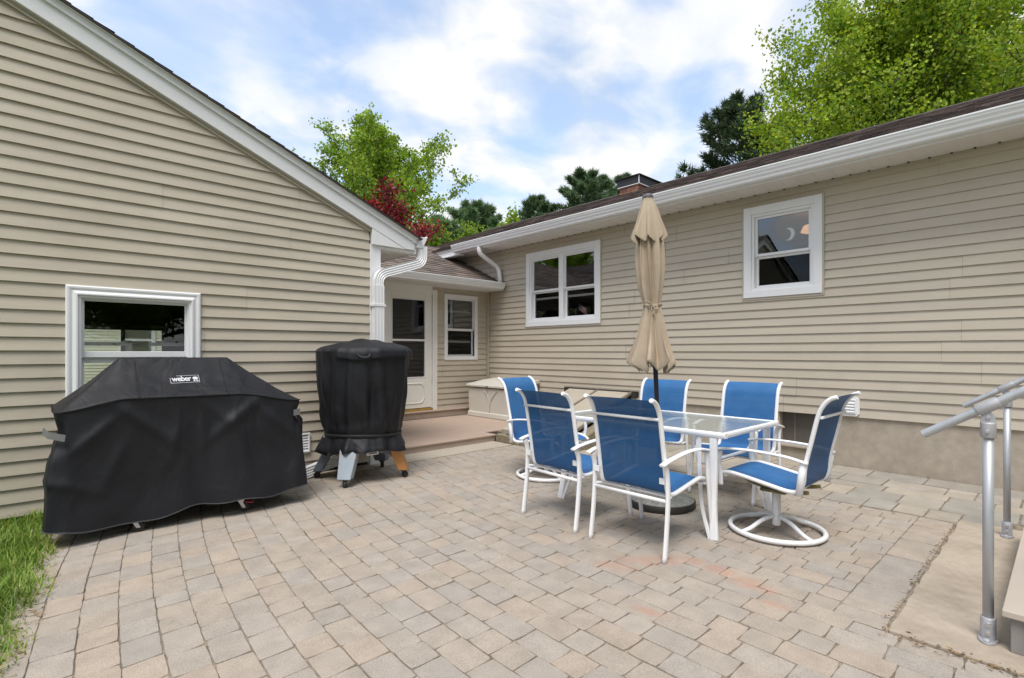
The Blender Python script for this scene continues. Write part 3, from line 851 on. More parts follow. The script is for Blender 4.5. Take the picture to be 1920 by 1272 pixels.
# window 1: two units
win1 = flat_casing(FH, house, *W1)
a0,a1,z0,z1 = W1; i0,i1,k0,k1 = a0+.09,a1-.09,z0+.085,z1-.09
mb = MB(); FH.rect(mb, i0,i1,k0,k1,.032,-.08,.010); mc = (i0+i1)/2; FH.box(mb, mc-.05,mc+.05,-.08,.010,k0+.032,k1-.032)
mb.build('window_frame', M['white'], win1, bevel=.003)
for (p,q) in ((i0+.032,mc-.05),(mc+.05,i1-.032)):
    double_hung(FH, win1, p, q, k0+.032, k1-.032, 2.30, M['white'], M['screen'], M['glass'], st=.03, d=-.012, meet=.030)
    mb = MB(); FH.box(mb, p+.03,q-.03,-.12,-.085,2.165,2.20); mb.build('inner_sash_rail', M['white_old'], win1)
win2 = flat_casing(FH, house, *W2)
a0,a1,z0,z1 = W2; i0,i1,k0,k1 = a0+.09,a1-.09,z0+.085,z1-.09
mb = MB(); FH.rect(mb, i0,i1,k0,k1,.032,-.08,.010); mb.build('window_frame', M['white'], win2, bevel=.003)
double_hung(FH, win2, i0+.032, i1-.032, k0+.032, k1-.032, 2.415, M['white'], M['screen'], M['glass'], st=.03, d=-.012, meet=.032)
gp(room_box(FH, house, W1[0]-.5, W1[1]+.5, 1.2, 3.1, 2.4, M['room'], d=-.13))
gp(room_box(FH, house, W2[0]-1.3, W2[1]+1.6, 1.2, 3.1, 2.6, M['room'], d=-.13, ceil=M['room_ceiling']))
# eave: soffit, fascia, gutter
EX = 6.06
mb = MB(); mb.box(EX,HX+.01,-6,9.1,3.165,3.185)
for i in range(90):
    y = -6 + i*.1525*1.1
    if y < 9.0: mb.box(EX+.02,HX-.0,y,y+.005,3.1618,3.164)
mb.m = 1
for i in range(90):
    y = -5.95 + i*.1525*1.1
    if y < 7.5: mb.box(HX-.05,HX-.018,y,y+.018,3.158,3.1612)
gp(mb.build('soffit', [M['soffit'], M['room']], house))
mb = MB(); mb.box(HX-.017,HX-.004,-6,8.6,3.138,3.163); gp(mb.build('frieze_channel', M['tan_trim'], house))
mb = MB(); mb.box(EX-.016,EX,-6,9.12,3.15,3.30); mb.box(EX-.034,EX-.016,8.1,9.0,3.235,3.285); mb.box(EX-.03,EX+.08,8.0,8.75,3.12,3.15)
gp(mb.build('fascia', M['white'], house, bevel=.003))
mb = MB(); k_gutter((EX-.017,-6,3.172),(-1,0,0),(0,14.12,0),mb,1.02)
gp(mb.build('gutter', M['alu'], house, bevel=.002))
# roof
RS = .40; RX = 10.0; sl = math.hypot(1,RS); ez = 3.312
def col_main(u, v, r2):
    y = u - 6.2
    return r2.choice(BR2) if y > 9.0 + .35*v + r2.uniform(-.1,.1) else r2.choice(BR)
mb = MB(); shingles(mb, (EX-.055,-6.2,ez-.02), Vector((0,1,0)), Vector((1/sl,0,RS/sl)), 18.05, (RX-EX+.055)*sl, seed=31, colfun=col_main)
zr = ez-.02+(RX-EX+.055)*RS
mb.cur = (.7,.66,.68)
mb.prism([(EX-.05,-6.19,ez-.022),(RX,-6.19,zr-.004),(2*RX-EX,-6.19,ez-.022),(2*RX-EX,-6.19,ez-.05),(RX,-6.19,zr-.04),(EX-.05,-6.19,ez-.05)],(0,18.03,0))
mb.cur = BR[2]; mb.prism([(RX-.15,-6.2,zr-.05),(RX,-6.2,zr+.018),(RX+.15,-6.2,zr-.05)],(0,18.05,0))
roof = gp(mb.build('roof', M['shingle'], house))
mb = MB(); mb.prism([(EX+.02,11.62,3.17),(RX,11.62,zr-.06),(2*RX-EX-.02,11.62,3.17)],(0,.05,0)); mb.build('gable_end', M['siding'], roof)
# chimney with a metal shroud
mb = MB()
cx0,cx1,cy0,cy1 = 9.62,10.40,6.34,6.83
for r_ in range(5):
    z = 4.56 + r_*.075
    for (fa, fb, horizontal, fixed, outn) in ((cx0,cx1,True,cy0,-1),(cy0,cy1,False,cx0,-1)):
        u = fa - (.1 if r_ % 2 else 0)
        while u < fb:
            a, b = max(fa,u)+.004, min(fb,u+.2)-.004; u += .2
            if b - a < .02: continue
            k = rnd.uniform(.7,1.3); mb.cur = (k,k*rnd.uniform(.85,1.1),k)
            if horizontal: mb.box(a,b,fixed-.008,fixed+.02,z,z+.066)
            else: mb.box(fixed-.008,fixed+.02,a,b,z,z+.066)
mb.cur = (1.6,2.6,3.4); mb.box(cx0+.004,cx1-.002,cy0+.004,cy1-.002,4.3,4.92)
ch = gp(mb.build('chimney', M['brick'], house))
mb = MB()
for (x0,x1,y0,y1) in ((cx0-.03,cx1+.03,cy0-.03,cy0-.015),(cx0-.03,cx1+.03,cy1+.015,cy1+.03),(cx0-.03,cx0-.015,cy0-.015,cy1+.015),(cx1+.015,cx1+.03,cy0-.015,cy1+.015)):
    mb.box(x0,x1,y0,y1,4.90,5.07)
mb.box(cx0-.07,cx1+.07,cy0-.07,cy1+.07,5.07,5.085)
mb.build('chimney_shroud', M['dark_metal'], ch)
mb = MB(); mb.box(cx0-.036,cx0-.02,cy0-.036,cy0-.02,4.89,5.07); mb.box(cx0-.034,cx1+.034,cy0-.034,cy1+.034,4.885,4.899)
mb.build('shroud_trim', M['alu'], ch)
mb = MB(); mb.lathe([(.02,4.2),(.02,4.62),(.06,4.64),(.16,4.69),(.18,4.73),(.17,4.77),(.11,4.82),(.0,4.84)],9.0,.10,20)
gp(mb.build('roof_vent', M['white'], house))
# short downspout from the main gutter on to the entry roof
mb = MB()
path = round_path([(6.0,7.35,3.20),(6.0,7.35,3.06),(6.40,7.29,2.83),(6.425,7.27,2.72),(6.425,7.25,2.50)], .09, 6)
mb.tube(path, .043, 12, squash=(1.15,.8))
gp(mb.build('downspout', M['alu'], house))
# inside corner post
mb = MB(); mb.box(HX-.058,HX-.016,7.635,7.685,.226,2.40); gp(mb.build('corner_post', M['tan_trim'], house, bevel=.004))

# ================================================================== ENTRY (breezeway)
BY = 7.70
entry = empty('entry_link', (4.7,BY,0), 0, 'low recessed entry between garage and house with white storm door and shingled lean-to roof', 'entry')
FE = Frame((0,BY,0), (1,0,0), (0,-1,0))
DA0,DA1,DZ0,DZ1 = 4.15,5.30,.245,2.345
WE = (5.461,6.228,1.10,2.30)
mb = MB()
siding(mb, (0,BY,0), (1,0,0), (0,-1,0), 2.8, 6.50, .20, 2.50, holes=[(DA0+.01,DA1-.01,0,DZ1-.01),(WE[0]+.02,WE[1]-.02,WE[2]+.02,WE[3]-.02)], seed=41)
gp(mb.build('wall', M['siding'], entry))
mb = MB()
for x0,x1,z0,z1 in ((2.8,DA0,0,2.6),(DA1,WE[0],0,2.6),(WE[1],6.5,0,2.6),(DA0,DA1,2.36,2.6),(WE[0],WE[1],0,WE[2]),(WE[0],WE[1],WE[3],2.6)):
    mb.box(x0,x1,BY+.02,BY+.09,z0,z1)
mb.box(2.8,6.5,10.4,10.5,0,2.6); mb.box(2.8,6.5,BY+.1,10.4,2.56,2.6); mb.box(2.8,6.5,BY+.09,10.4,.0,.02)
gp(mb.build('inner_wall', M['room'], entry))
# door frame
mb = MB(); FE.box(mb, DA0,DA0+.10,0,.035,DZ0,DZ1); FE.box(mb, DA1-.10,DA1,0,.035,DZ0-.03,DZ1); FE.box(mb, DA0+.10,DA1-.10,0,.033,DZ1-.085,DZ1+.06)
FE.box(mb, DA0+.10,DA0+.125,-.06,.012,DZ0,DZ1-.085); FE.box(mb, DA1-.125,DA1-.10,-.06,.012,DZ0,DZ1-.085)
gp(mb.build('door_frame', M['door_white'], entry, bevel=.004))
mb = MB(); FE.box(mb, DA0+.1,DA1-.1,-.05,.045,.225,.262); gp(mb.build('threshold', M['brass'], entry, bevel=.004))
# storm door
d0,d1,e0_,e1_ = 4.262,5.185,.272,2.262
mb = MB()
st = .128
FE.box(mb, d0,d0+st,-.03,.020,e0_,e1_); FE.box(mb, d1-st,d1,-.03,.020,e0_,e1_)
FE.box(mb, d0+st,d1-st,-.03,.019,e1_-.10,e1_); FE.box(mb, d0+st,d1-st,-.03,.019,e0_,.80)
door = gp(mb.build('storm_door', M['door_white'], entry, bevel=.005))
mb = MB(); FE.rect(mb, d0+st,d1-st,.80,e1_-.10,.016,-.02,.024); FE.box(mb, d0+st+.016,d1-st-.016,-.015,.022,1.435,1.468)
mb.build('glazing_bead', M['white'], door, bevel=.002)
mb = MB(); FE.pane(mb, d0+st+.016,d1-st-.016,.004,1.468,e1_-.116); mb.build('upper_glass', M['screen_dim'], door)
mb = MB(); FE.pane(mb, d0+st+.016,d1-st-.016,.002,.816,1.435); mb.build('lower_glass', M['screen_dim'], door)
mb = MB()
def octo(a0,a1,z0,z1,c,d):
    return [FE.p(a0+c,d,z0),FE.p(a1-c,d,z0),FE.p(a1-c*.55,d,z0+c*.15),FE.p(a1,d,z0+c),FE.p(a1,d,z1-c),FE.p(a1-c*.55,d,z1-c*.15),FE.p(a1-c,d,z1),FE.p(a0+c,d,z1),FE.p(a0,d,z1-c),FE.p(a0,d,z0+c)]
mb.tube(octo(d0+.14,d1-.15,.36,.70,.09,.020), .011, 8, closed=True)
mb.build('kick_panel_moulding', M['door_white'], door)
# inner door seen dimly behind the glass
mb = MB(); FE.box(mb, d0+.1,d1-.1,-.16,-.13,.3,2.25); mb.build('inner_door', M['room'], door)
# closer / pull chain strip on hinge side
mb = MB(); 
for z in (1.95,1.2,.75,.42):
    mb = MB(); FE.box(mb, d1-.004,d1+.012,.018,.026,z,z+.09); mb.build('hinge', M['white_old'], door)
# entry window
mb = MB(); a0,a1,z0,z1 = WE
FE.rect(mb, a0,a1,z0,z1,.07,0,.03); wen = gp(mb.build('window', M['white'], entry, bevel=.004))
double_hung(FE, wen, a0+.07,a1-.07,z0+.07,z1-.07,1.655, M['white'], M['screen'], M['glass'], st=.024, d=0, meet=.022)
mb = MB(); FE.box(mb, a0+.09,a1-.09,-.12,-.09,1.42,1.46); mb.build('inner_sash_rail', M['white_old'], wen)
mb = MB(); FE.box(mb, a0+.09,a1-.09,-.11,-.08,1.98,2.01)
for x in (5.64,5.98): FE.box(mb, x,x+.05,-.095,-.07,2.01,2.025)
mb.build('inner_sash_rail', M['white_old'], wen)
mb = MB(); mb.box(WE[0]+.22,WE[0]+.27,BY+.3,BY+.34,.9,2.5); mb.build('inner_post', M['white_old'], wen)
# roof, soffit, gutter
RE, EY, EZ = .455, 7.235, 2.505
sl2 = math.hypot(1,RE)
mb = MB()
shingles(mb, (2.86,EY-.03,EZ+.012), Vector((1,0,0)), Vector((0,1/sl2,RE/sl2)), 4.1, 2.28*sl2, seed=51, cols=BR2,
         clipf=lambda u, v: (2.86+u < HX-.0) or (EY-.03 + v/sl2 > 8.62))
zr2 = EZ+.012+2.28*RE
mb.cur = BR2[0]; mb.prism([(2.86,EY-.028,EZ),(2.86,EY+2.25,zr2-.008),(2.86,EY+4.6,EZ),(2.86,EY+4.6,EZ-.03),(2.86,EY+2.25,zr2-.04),(2.86,EY-.028,EZ-.02)],(HX-.03-2.86,0,0))
mb.prism([(HX-.03,8.66,EZ+(8.66-EY)*RE-.03),(HX-.03,EY+2.25,zr2-.008),(HX-.03,EY+2.25,zr2-.08)],(.5,0,0))
gp(mb.build('roof', M['shingle'], entry))
mb = MB(); mb.box(2.86,HX-.02,EY+.01,BY,2.405,2.425)
for i in range(10): mb.box(2.86,HX-.02,EY+.05+i*.042,EY+.055+i*.042,2.4018,2.404)
gp(mb.build('soffit', M['white_old'], entry))
mb = MB(); mb.box(2.86,HX-.02,EY-.002,EY+.014,2.395,2.52)
mb.prism([(HX-.034,EY+.02,EZ-.06),(HX-.034,BY,EZ-.06),(HX-.034,8.35,EZ+.5),(HX-.034,8.35,EZ+.53),(HX-.034,EY+.02,EZ+.022)],(.018,0,0))
gp(mb.build('fascia', M['white_old'], entry))
mb = MB(); k_gutter((2.86,EY-.004,2.415),(0,-1,0),(HX-.06-2.86,0,0),mb,.92)
gp(mb.build('gutter', M['alu'], entry, bevel=.002, fix=True))

# ================================================================== LOW DECK
deck = empty('low_deck', (4,6,0), 0, 'low tan composite deck with one step below the storm door', 'deck')
mb = MB()
y = 5.475; i = 0
mb.box(2.88,4.76,5.455,7.55,.074,.098)
mb.box(4.76,HX-.03,5.72,7.55,.074,.0975)
gp(mb.build('platform', M['deck'], deck, bevel=.006))
mb = MB(); mb.box(2.88,4.752,5.470,5.49,.004,.0735); mb.box(4.735,4.752,5.49,5.7,.004,.0735); gp(mb.build('deck_fascia', M['deck_edge'], deck, bevel=.003))
mb = MB(); mb.box(2.9,HX-.03,7.565,7.585,.098,.205); stp = gp(mb.build('step_riser', M['deck_edge'], deck, bevel=.003))
mb = MB(); mb.box(2.9,HX-.03,7.545,7.685,.2055,.2245); gp(mb.build('step_tread', M['deck'], deck, bevel=.005))
mb = MB(); mb.box(2.95,6.3,5.6,7.5,-.04,.070); gp(mb.build('deck_frame', M['room'], deck))

# storage box
sb = empty('storage_box', (6.1,6.85,.1), 0, 'beige plastic storage box with sloped lid standing on the deck corner', 'storage box')
mb = MB()
x0,x1,y0,y1 = 5.80,6.47,6.27,7.44
mb.prism([(x0+.02,y0+.02,.10),(x1-.01,y0+.02,.10),(x1-.01,y0+.02,.66),(x0,y0+.02,.61)],(0,y1-y0-.04,0))
mb.prism([(x0-.012,y0+.01,.10),(x0+.03,y0+.01,.10),(x0+.03,y0+.01,.19),(x0-.006,y0+.01,.185)],(0,y1-y0-.02,0))
gp(mb.build('box_body', M['box_plastic'], sb, bevel=.012))
mb = MB()
mb.prism([(x0-.03,y0-.01,.628),(x1,y0-.01,.70),(x1,y0-.01,.762),(x1-.3,y0-.01,.735),(x0-.02,y0-.01,.672),(x0-.03,y0-.01,.66)],(0,y1-y0+.02,0))
lid = gp(mb.build('lid', M['box_plastic'], sb, bevel=.008))
mb = MB(); mb.tube(smooth_path([(x0-.005,6.62,.58),(x0-.004,6.78,.42),(x0-.004,6.84,.20)],8), .006, 6); mb.tube(smooth_path([(x0-.005,6.98,.58),(x0-.004,6.86,.46),(x0-.004,6.84,.20)],8), .006, 6)
gp(mb.build('moulded_rib', M['box_plastic'], sb))
mb = MB(); mb.box(x0-.045,x0-.028,6.83,6.88,.635,.655); mb.build('latch', M['strap'], lid)

# cellar bulkhead
bk = empty('cellar_bulkhead', (5.6,4.95,0), 0, 'sloping beige steel cellar bulkhead on a rough concrete curb against the house wall', 'bulkhead')
mb = MB(); mb.box(4.74,4.96,4.18,5.445,-.04,.105); mb.box(4.96,6.5,5.45,5.66,-.04,.105); 
mb.prism([(4.96,4.18,-.04),(6.5,4.18,-.04),(6.5,4.18,.60),(4.96,4.18,.105)],(0,.16,0))
gp(mb.build('curb', M['aggregate'], bk, bevel=.01))
mb = MB(); mb.box(4.80,5.0,4.16,5.30,.106,.122); gp(mb.build('curb_cap', mat('grey_slate_cap', (.13,.125,.115), .8, var=.25), bk, bevel=.004))
def bulk_pt(x): return .13 + (x-4.95)*.345
for ya, yb in ((4.99,5.53),(4.36,4.95)):
    mb = MB(); mb.prism([(4.93,ya,bulk_pt(4.93)),(6.44,ya,bulk_pt(6.44)),(6.44,ya,bulk_pt(6.44)+.025),(4.93,ya,bulk_pt(4.93)+.025)],(0,yb-ya,0))
    mb.prism([(4.93,ya,bulk_pt(4.93)-.06),(4.955,ya,bulk_pt(4.93)-.06),(4.955,ya,bulk_pt(4.955)),(4.93,ya,bulk_pt(4.93))],(0,yb-ya,0))
    gp(mb.build('bulkhead_door', M['bulk'], bk, bevel=.006))
mb = MB()
for y in (4.952,4.335): mb.prism([(4.93,y,bulk_pt(4.93)+.0),(6.44,y,bulk_pt(6.44)+.0),(6.44,y,bulk_pt(6.44)+.036),(4.93,y,bulk_pt(4.93)+.036)],(0,.036,0))
gp(mb.build('seam_strip', M['brown_trim'], bk))
mb = MB(); mb.prism([(4.98,5.52,.06),(6.46,5.52,.06),(6.46,5.52,bulk_pt(6.44)),(4.98,5.52,bulk_pt(4.98))],(0,.02,0)); gp(mb.build('side_cheek', M['bulk'], bk))
mb = MB(); mb.box(6.44,6.49,4.24,5.68,.672,.70); mb.box(6.44,6.49,4.20,4.245,.2,.70); gp(mb.build('head_flange', M['bulk'], bk, bevel=.003))
mb = MB(); mb.box(6.40,6.495,4.26,5.64,.30,.672); gp(mb.build('opening', M['room'], bk))

# ================================================================== TABLE
TX0,TX1,TY0,TY1,TZ = 3.325,4.255,1.535,3.03,.715
table = empty('patio_table', (3.79,2.28,0), 0, 'white framed rectangular patio table with pale pebbled glass top and umbrella hole', 'table')
mb = MB()
rw = .055
def rail_prof(mb, a, b, inn):
    """rounded table edge rail from a to b, inn = inward unit vector"""
    a, b, inn = Vector(a), Vector(b), Vector(inn)
    pr = [(0,-.020),(.004,-.036),(.016,-.040),(.050,-.040),(.055,-.030),(.055,-.010),(.030,-.004),(.026,0),(.010,0),(.002,-.006)]
    mb.prism([tuple(a + inn*o + Vector((0,0,z))) for o, z in pr], b-a, smooth=False)
rail_prof(mb, (TX0,TY0,TZ),(TX0,TY1,TZ),(1,0,0)); rail_prof(mb, (TX1,TY0,TZ),(TX1,TY1,TZ),(-1,0,0))
rail_prof(mb, (TX0+.01,TY0,TZ-.0005),(TX1-.01,TY0,TZ-.0005),(0,1,0)); rail_prof(mb, (TX0+.01,TY1,TZ-.0005),(TX1-.01,TY1,TZ-.0005),(0,-1,0))
gp(mb.build('table_frame', M['frame_white'], table, bevel=.004, fix=True))
mb = MB()
hx, hy, hr, nn = 3.745, 2.335, .03, 24
out = [(TX0+.03,TY0+.03),(TX1-.03,TY0+.03),(TX1-.03,TY1-.03),(TX0+.03,TY1-.03)]
per = []
for i in range(4):
    p, q = out[i], out[(i+1)%4]
    for k in range(6): per.append((p[0]+(q[0]-p[0])*k/6, p[1]+(q[1]-p[1])*k/6))
per.sort(key=lambda p: math.atan2(p[1]-hy, p[0]-hx))
n = len(per)
for i in range(n):
    a, b = per[i], per[(i+1)%n]
    aa, ab = math.atan2(a[1]-hy,a[0]-hx), math.atan2(b[1]-hy,b[0]-hx)
    mb.poly([(hx+hr*math.cos(aa),hy+hr*math.sin(aa),TZ-.004),(a[0],a[1],TZ-.004),(b[0],b[1],TZ-.004),(hx+hr*math.cos(ab),hy+hr*math.sin(ab),TZ-.004)])
gp(mb.build('glass_top', M['table_glass'], table))
mb = MB(); mb.lathe([(.034,TZ-.012),(.034,TZ+.002),(.045,TZ+.003),(.045,TZ-.003)],hx,hy,24); gp(mb.build('umbrella_collar', M['frame_white'], table))
for sx, x in ((-1,TX0+.02),(1,TX1-.02)):
    for sy, y in ((-1,TY0+.085),(1,TY1-.085)):
        mb = MB()
        # flared L-section leg: wide flat plate plus a thinner return
        x2, y2 = x + sx*.012, y + sy*.0
        for (ox, oy, w, d) in ((0,0,.058,.016),):
            top = [(x-.012,y-.030,TZ-.04),(x+.012,y-.030,TZ-.04),(x+.012,y+.030,TZ-.04),(x-.012,y+.030,TZ-.04)]
            mb.tube(smooth_path([(x,y,TZ-.04),(x,y,.45),(x+sx*.006,y-sy*.0,.2),(x+sx*.03,y+sy*.02,.0)],6), .030, 4, squash=(1.15,.62) , up=(1,0,0))
        mb.tube(smooth_path([(x,y-sy*.10,TZ-.04),(x,y-sy*.10,.45),(x+sx*.01,y-sy*.075,.2),(x+sx*.03,y-sy*.01,.0)],6), .020, 4, squash=(.9,.5), up=(1,0,0))
        gp(mb.build('leg', M['frame_white'], table, bevel=.004))
mb = MB()
hz = .50
mb.tube(round_path([(TX0+.03,TY0+.20,TZ-.05),(TX0+.03,TY0+.20,hz),(TX0+.12,TY0+.20,hz-.03),(TX1-.12,TY0+.20,hz-.03),(TX1-.03,TY0+.20,hz),(TX1-.03,TY0+.20,TZ-.05)],.06), .013, 8)
gp(mb.build('brace', M['frame_white'], table)); mb = MB()
mb.tube(round_path([(TX0+.03,TY1-.20,TZ-.05),(TX0+.03,TY1-.20,hz),(TX0+.12,TY1-.20,hz-.03),(TX1-.12,TY1-.20,hz-.03),(TX1-.03,TY1-.20,hz),(TX1-.03,TY1-.20,TZ-.05)],.06), .013, 8)
gp(mb.build('brace', M['frame_white'], table))

# ================================================================== CHAIRS
def sling_strip(prof, w, n=10, sag=.004):
    rows = []
    P = smooth_path(prof, n)
    for i, p in enumerate(P):
        t = P[min(i+1,len(P)-1)] - P[max(i-1,0)]
        nrm = Vector((0, -t.z, t.y)).normalized()
        row = []
        for k in range(9):
            u = -1 + 2*k/8
            row.append(Vector((u*w, p.y, p.z)) - nrm*sag*(1-u*u))
        rows.append(row)
    return rows
def make_chair(kind):
    sw = kind == 'swivel'
    root = empty('swivel_chair' if sw else 'patio_chair', (0,0,0))
    if sw:
        prof = [(0,.335,.372),(0,.30,.398),(0,.22,.417),(0,.10,.402),(0,-.05,.375),(0,-.165,.357),(0,-.225,.372),(0,-.250,.43),(0,-.262,.54),(0,-.298,.70),(0,-.335,.86),(0,-.365,.925),(0,-.400,.962),(0,-.438,.978)]
    else:
        prof = [(0,.295,.372),(0,.27,.398),(0,.20,.418),(0,.10,.406),(0,-.03,.385),(0,-.13,.372),(0,-.188,.385),(0,-.212,.44),(0,-.228,.54),(0,-.256,.70),(0,-.285,.85),(0,-.308,.91),(0,-.340,.948),(0,-.382,.966)]
    hw = .245
    split = 6
    for s in (-1, 1):
        mb = MB(); mb.tube(smooth_path([(s*hw,y,z) for _, y, z in prof], 6), .0135, 10, squash=(1,1.15), up=(1,0,0))
        mb.build('side_rail', M['frame_white'], root)
    rows = sling_strip(prof, hw-.006)
    cut = len(rows)*split//(len(prof)-1) if False else split*10 + 3
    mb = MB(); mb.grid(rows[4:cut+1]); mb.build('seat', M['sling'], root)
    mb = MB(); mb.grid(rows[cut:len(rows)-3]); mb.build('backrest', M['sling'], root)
    # cross bar high on the back
    yb, zb = (-.352,.845) if sw else (-.300,.845)
    mb = MB(); mb.tube([(-hw,yb,zb),(hw,yb,zb)], .0095, 8); mb.build('back_bar', M['frame_white'], root)
    ow = hw + .027
    if not sw:
        for s in (-1, 1):
            # rear leg: foot, slight bow, up to the arm
            mb = MB(); mb.tube(smooth_path([(s*(ow+.004),-.287,.0),(s*(ow+.003),-.262,.18),(s*(ow+.002),-.245,.36),(s*ow,-.248,.50),(s*ow,-.272,.575)],6), .0175, 8, squash=(.72,1.2), up=(0,1,0))
            mb.build('leg', M['frame_white'], root)
            mb = MB(); mb.tube(smooth_path([(s*(ow+.004),.325,.0),(s*(ow+.003),.29,.2),(s*(ow+.002),.262,.40),(s*ow,.25,.52),(s*ow,.235,.59)],6), .0175, 8, squash=(.72,1.2), up=(0,1,0))
            mb.build('leg', M['frame_white'], root)
            mb = MB(); mb.tube(smooth_path([(s*(ow+.004),-.318,.578),(s*(ow+.006),-.24,.598),(s*(ow+.008),-.05,.622),(s*(ow+.008),.12,.622),(s*(ow+.004),.25,.600)],7), [.020]+[.022]*28, 10, squash=(1.0,.42))
            mb.build('armrest', M['frame_white'], root, bevel=.002)
        mb = MB(); mb.tube([(-ow,-.247,.352),(ow,-.247,.352)], .0115, 8); mb.build('stretcher', M['frame_white'], root)
        mb = MB(); mb.tube([(-ow,.265,.375),(ow,.265,.375)], .0115, 8); mb.build('stretcher', M['frame_white'], root)
        mb = MB(); mb.tube(round_path([(-ow,-.247,.372),(-hw,-.15,.357),(hw,-.15,.357),(ow,-.247,.372)],.05), .010, 8); mb.build('stretcher', M['frame_white'], root)
        for s in (-1,1):
            mb = MB(); mb.box(s*(hw-.002)-.018,s*(hw-.002)+.018,-.262,-.250,.455,.49)
            mb.build('bracket', M['frame_white'], root)
    else:
        for s in (-1, 1):
            mb = MB(); mb.tube([(s*ow,-.235,.345),(s*ow,-.245,.46),(s*ow,-.262,.565)], .017, 8, squash=(.75,1.3), up=(0,1,0)); mb.build('arm_support', M['frame_white'], root)
            mb = MB(); mb.tube(smooth_path([(s*ow,.268,.325),(s*ow,.272,.40),(s*ow,.285,.48),(s*ow,.270,.565)],5), .015, 8, squash=(.75,1.2), up=(0,1,0)); mb.build('arm_support', M['frame_white'], root)
            mb = MB(); mb.tube(smooth_path([(s*(ow+.002),-.285,.556),(s*(ow+.004),-.15,.582),(s*(ow+.006),.05,.592),(s*(ow+.006),.2,.586),(s*(ow+.004),.305,.572)],7), .021, 10, squash=(1.0,.42)); mb.build('armrest', M['frame_white'], root, bevel=.002)
        mb = MB(); mb.tube([(-hw,.25,.392),(hw,.25,.392)], .011, 8); mb.build('stretcher', M['frame_white'], root)
        mb = MB(); mb.tube([(-hw,-.18,.347),(hw,-.18,.347)], .011, 8); mb.build('stretcher', M['frame_white'], root)
        mb = MB()
        for s in (-1,1):
            mb.tube(round_path([(s*.12,.20,.385),(s*.11,.10,.335),(s*.11,-.15,.318),(s*.12,-.24,.340)],.05), .013, 6)
        mb.box(-.13,.13,-.10,.06,.300,.318)
        mb.build('swivel_plate', M['grime'], root)
        mb = MB(); mb.lathe([(.020,.30),(.020,.28),(.028,.275),(.028,.055),(.026,.05)],0,0,20); mb.build('post', M['frame_white'], root)
        mb = MB(); Rg = .295
        mb.tube([(Rg*math.cos(a),Rg*math.sin(a),.028) for a in [2*PI*k/56 for k in range(56)]], .0165, 10, closed=True)
        for k in range(4):
            a = PI/4 + k*PI/2 + .35
            mb.tube(smooth_path([(.02*math.cos(a),.02*math.sin(a),.115),(.12*math.cos(a),.12*math.sin(a),.095),(.22*math.cos(a),.22*math.sin(a),.05),(Rg*math.cos(a),Rg*math.sin(a),.030)],5), .0145, 8)
        mb.build('base_ring', M['frame_white'], root)
    return root
G = 'blue sling chairs around the patio table'
c0 = make_chair('fixed')
def place(o, x, y, rz, label):
    o.location = (x, y, 0); o.rotation_euler = (0,0,rz); tag(o, label, 'chair', G)
place(c0, 3.03, 1.905, R(-90), 'blue sling chair nearest the camera, its back turned, beside the near table corner leg')
c1 = copy_tree(c0); place(c1, 3.05, 2.575, R(-93.5), 'blue sling chair with turned back, just left of the nearest chair')
c2 = copy_tree(c0); place(c2, 4.60, 2.02, R(90), 'blue sling chair facing the camera in front of the basement window')
c3 = copy_tree(c0); place(c3, 4.42, 2.80, R(92), 'blue sling chair facing the camera partly behind the umbrella pole')
s0 = make_chair('swivel'); place(s0, 3.79, 1.385, R(0), 'blue swivel chair on round ring base, seen side-on at the right table end')
s1 = copy_tree(s0); place(s1, 3.80, 3.58, R(186), 'blue swivel chair on round ring base at the table end by the storage box')

# ================================================================== UMBRELLA
base_xy = (3.77,2.27)
ub = empty('umbrella_base', (*base_xy,0), 0, 'round grey umbrella base with ribbed top and dark rim under the table', 'umbrella base')
mb = MB(); mb.lathe([(.262,.0),(.268,.006),(.268,.050),(.262,.056),(.0,.056)],*base_xy,48); gp(mb.build('rim', M['base_rim'], ub))
mb = MB(); mb.lathe([(.258,.054),(.255,.060),(.20,.068),(.10,.085),(.05,.10),(.045,.16),(.036,.17),(.036,.30),(.02,.30)],*base_xy,48)
for k in range(30):
    a = 2*PI*k/30
    mb.tube([(base_xy[0]+.06*math.cos(a),base_xy[1]+.06*math.sin(a),.094),(base_xy[0]+.14*math.cos(a),base_xy[1]+.14*math.sin(a),.0775),(base_xy[0]+.245*math.cos(a),base_xy[1]+.245*math.sin(a),.062)], .0045, 5)
gp(mb.build('ribbed_top', M['base_top'], ub))
um = empty('patio_umbrella', (*base_xy,.06), 0, 'closed tan patio umbrella tied with a cord on a dark pole through the table', 'umbrella')
top = Vector((base_xy[0]-.105, base_xy[1]+.06, 2.53)); bot = Vector((*base_xy,.06))
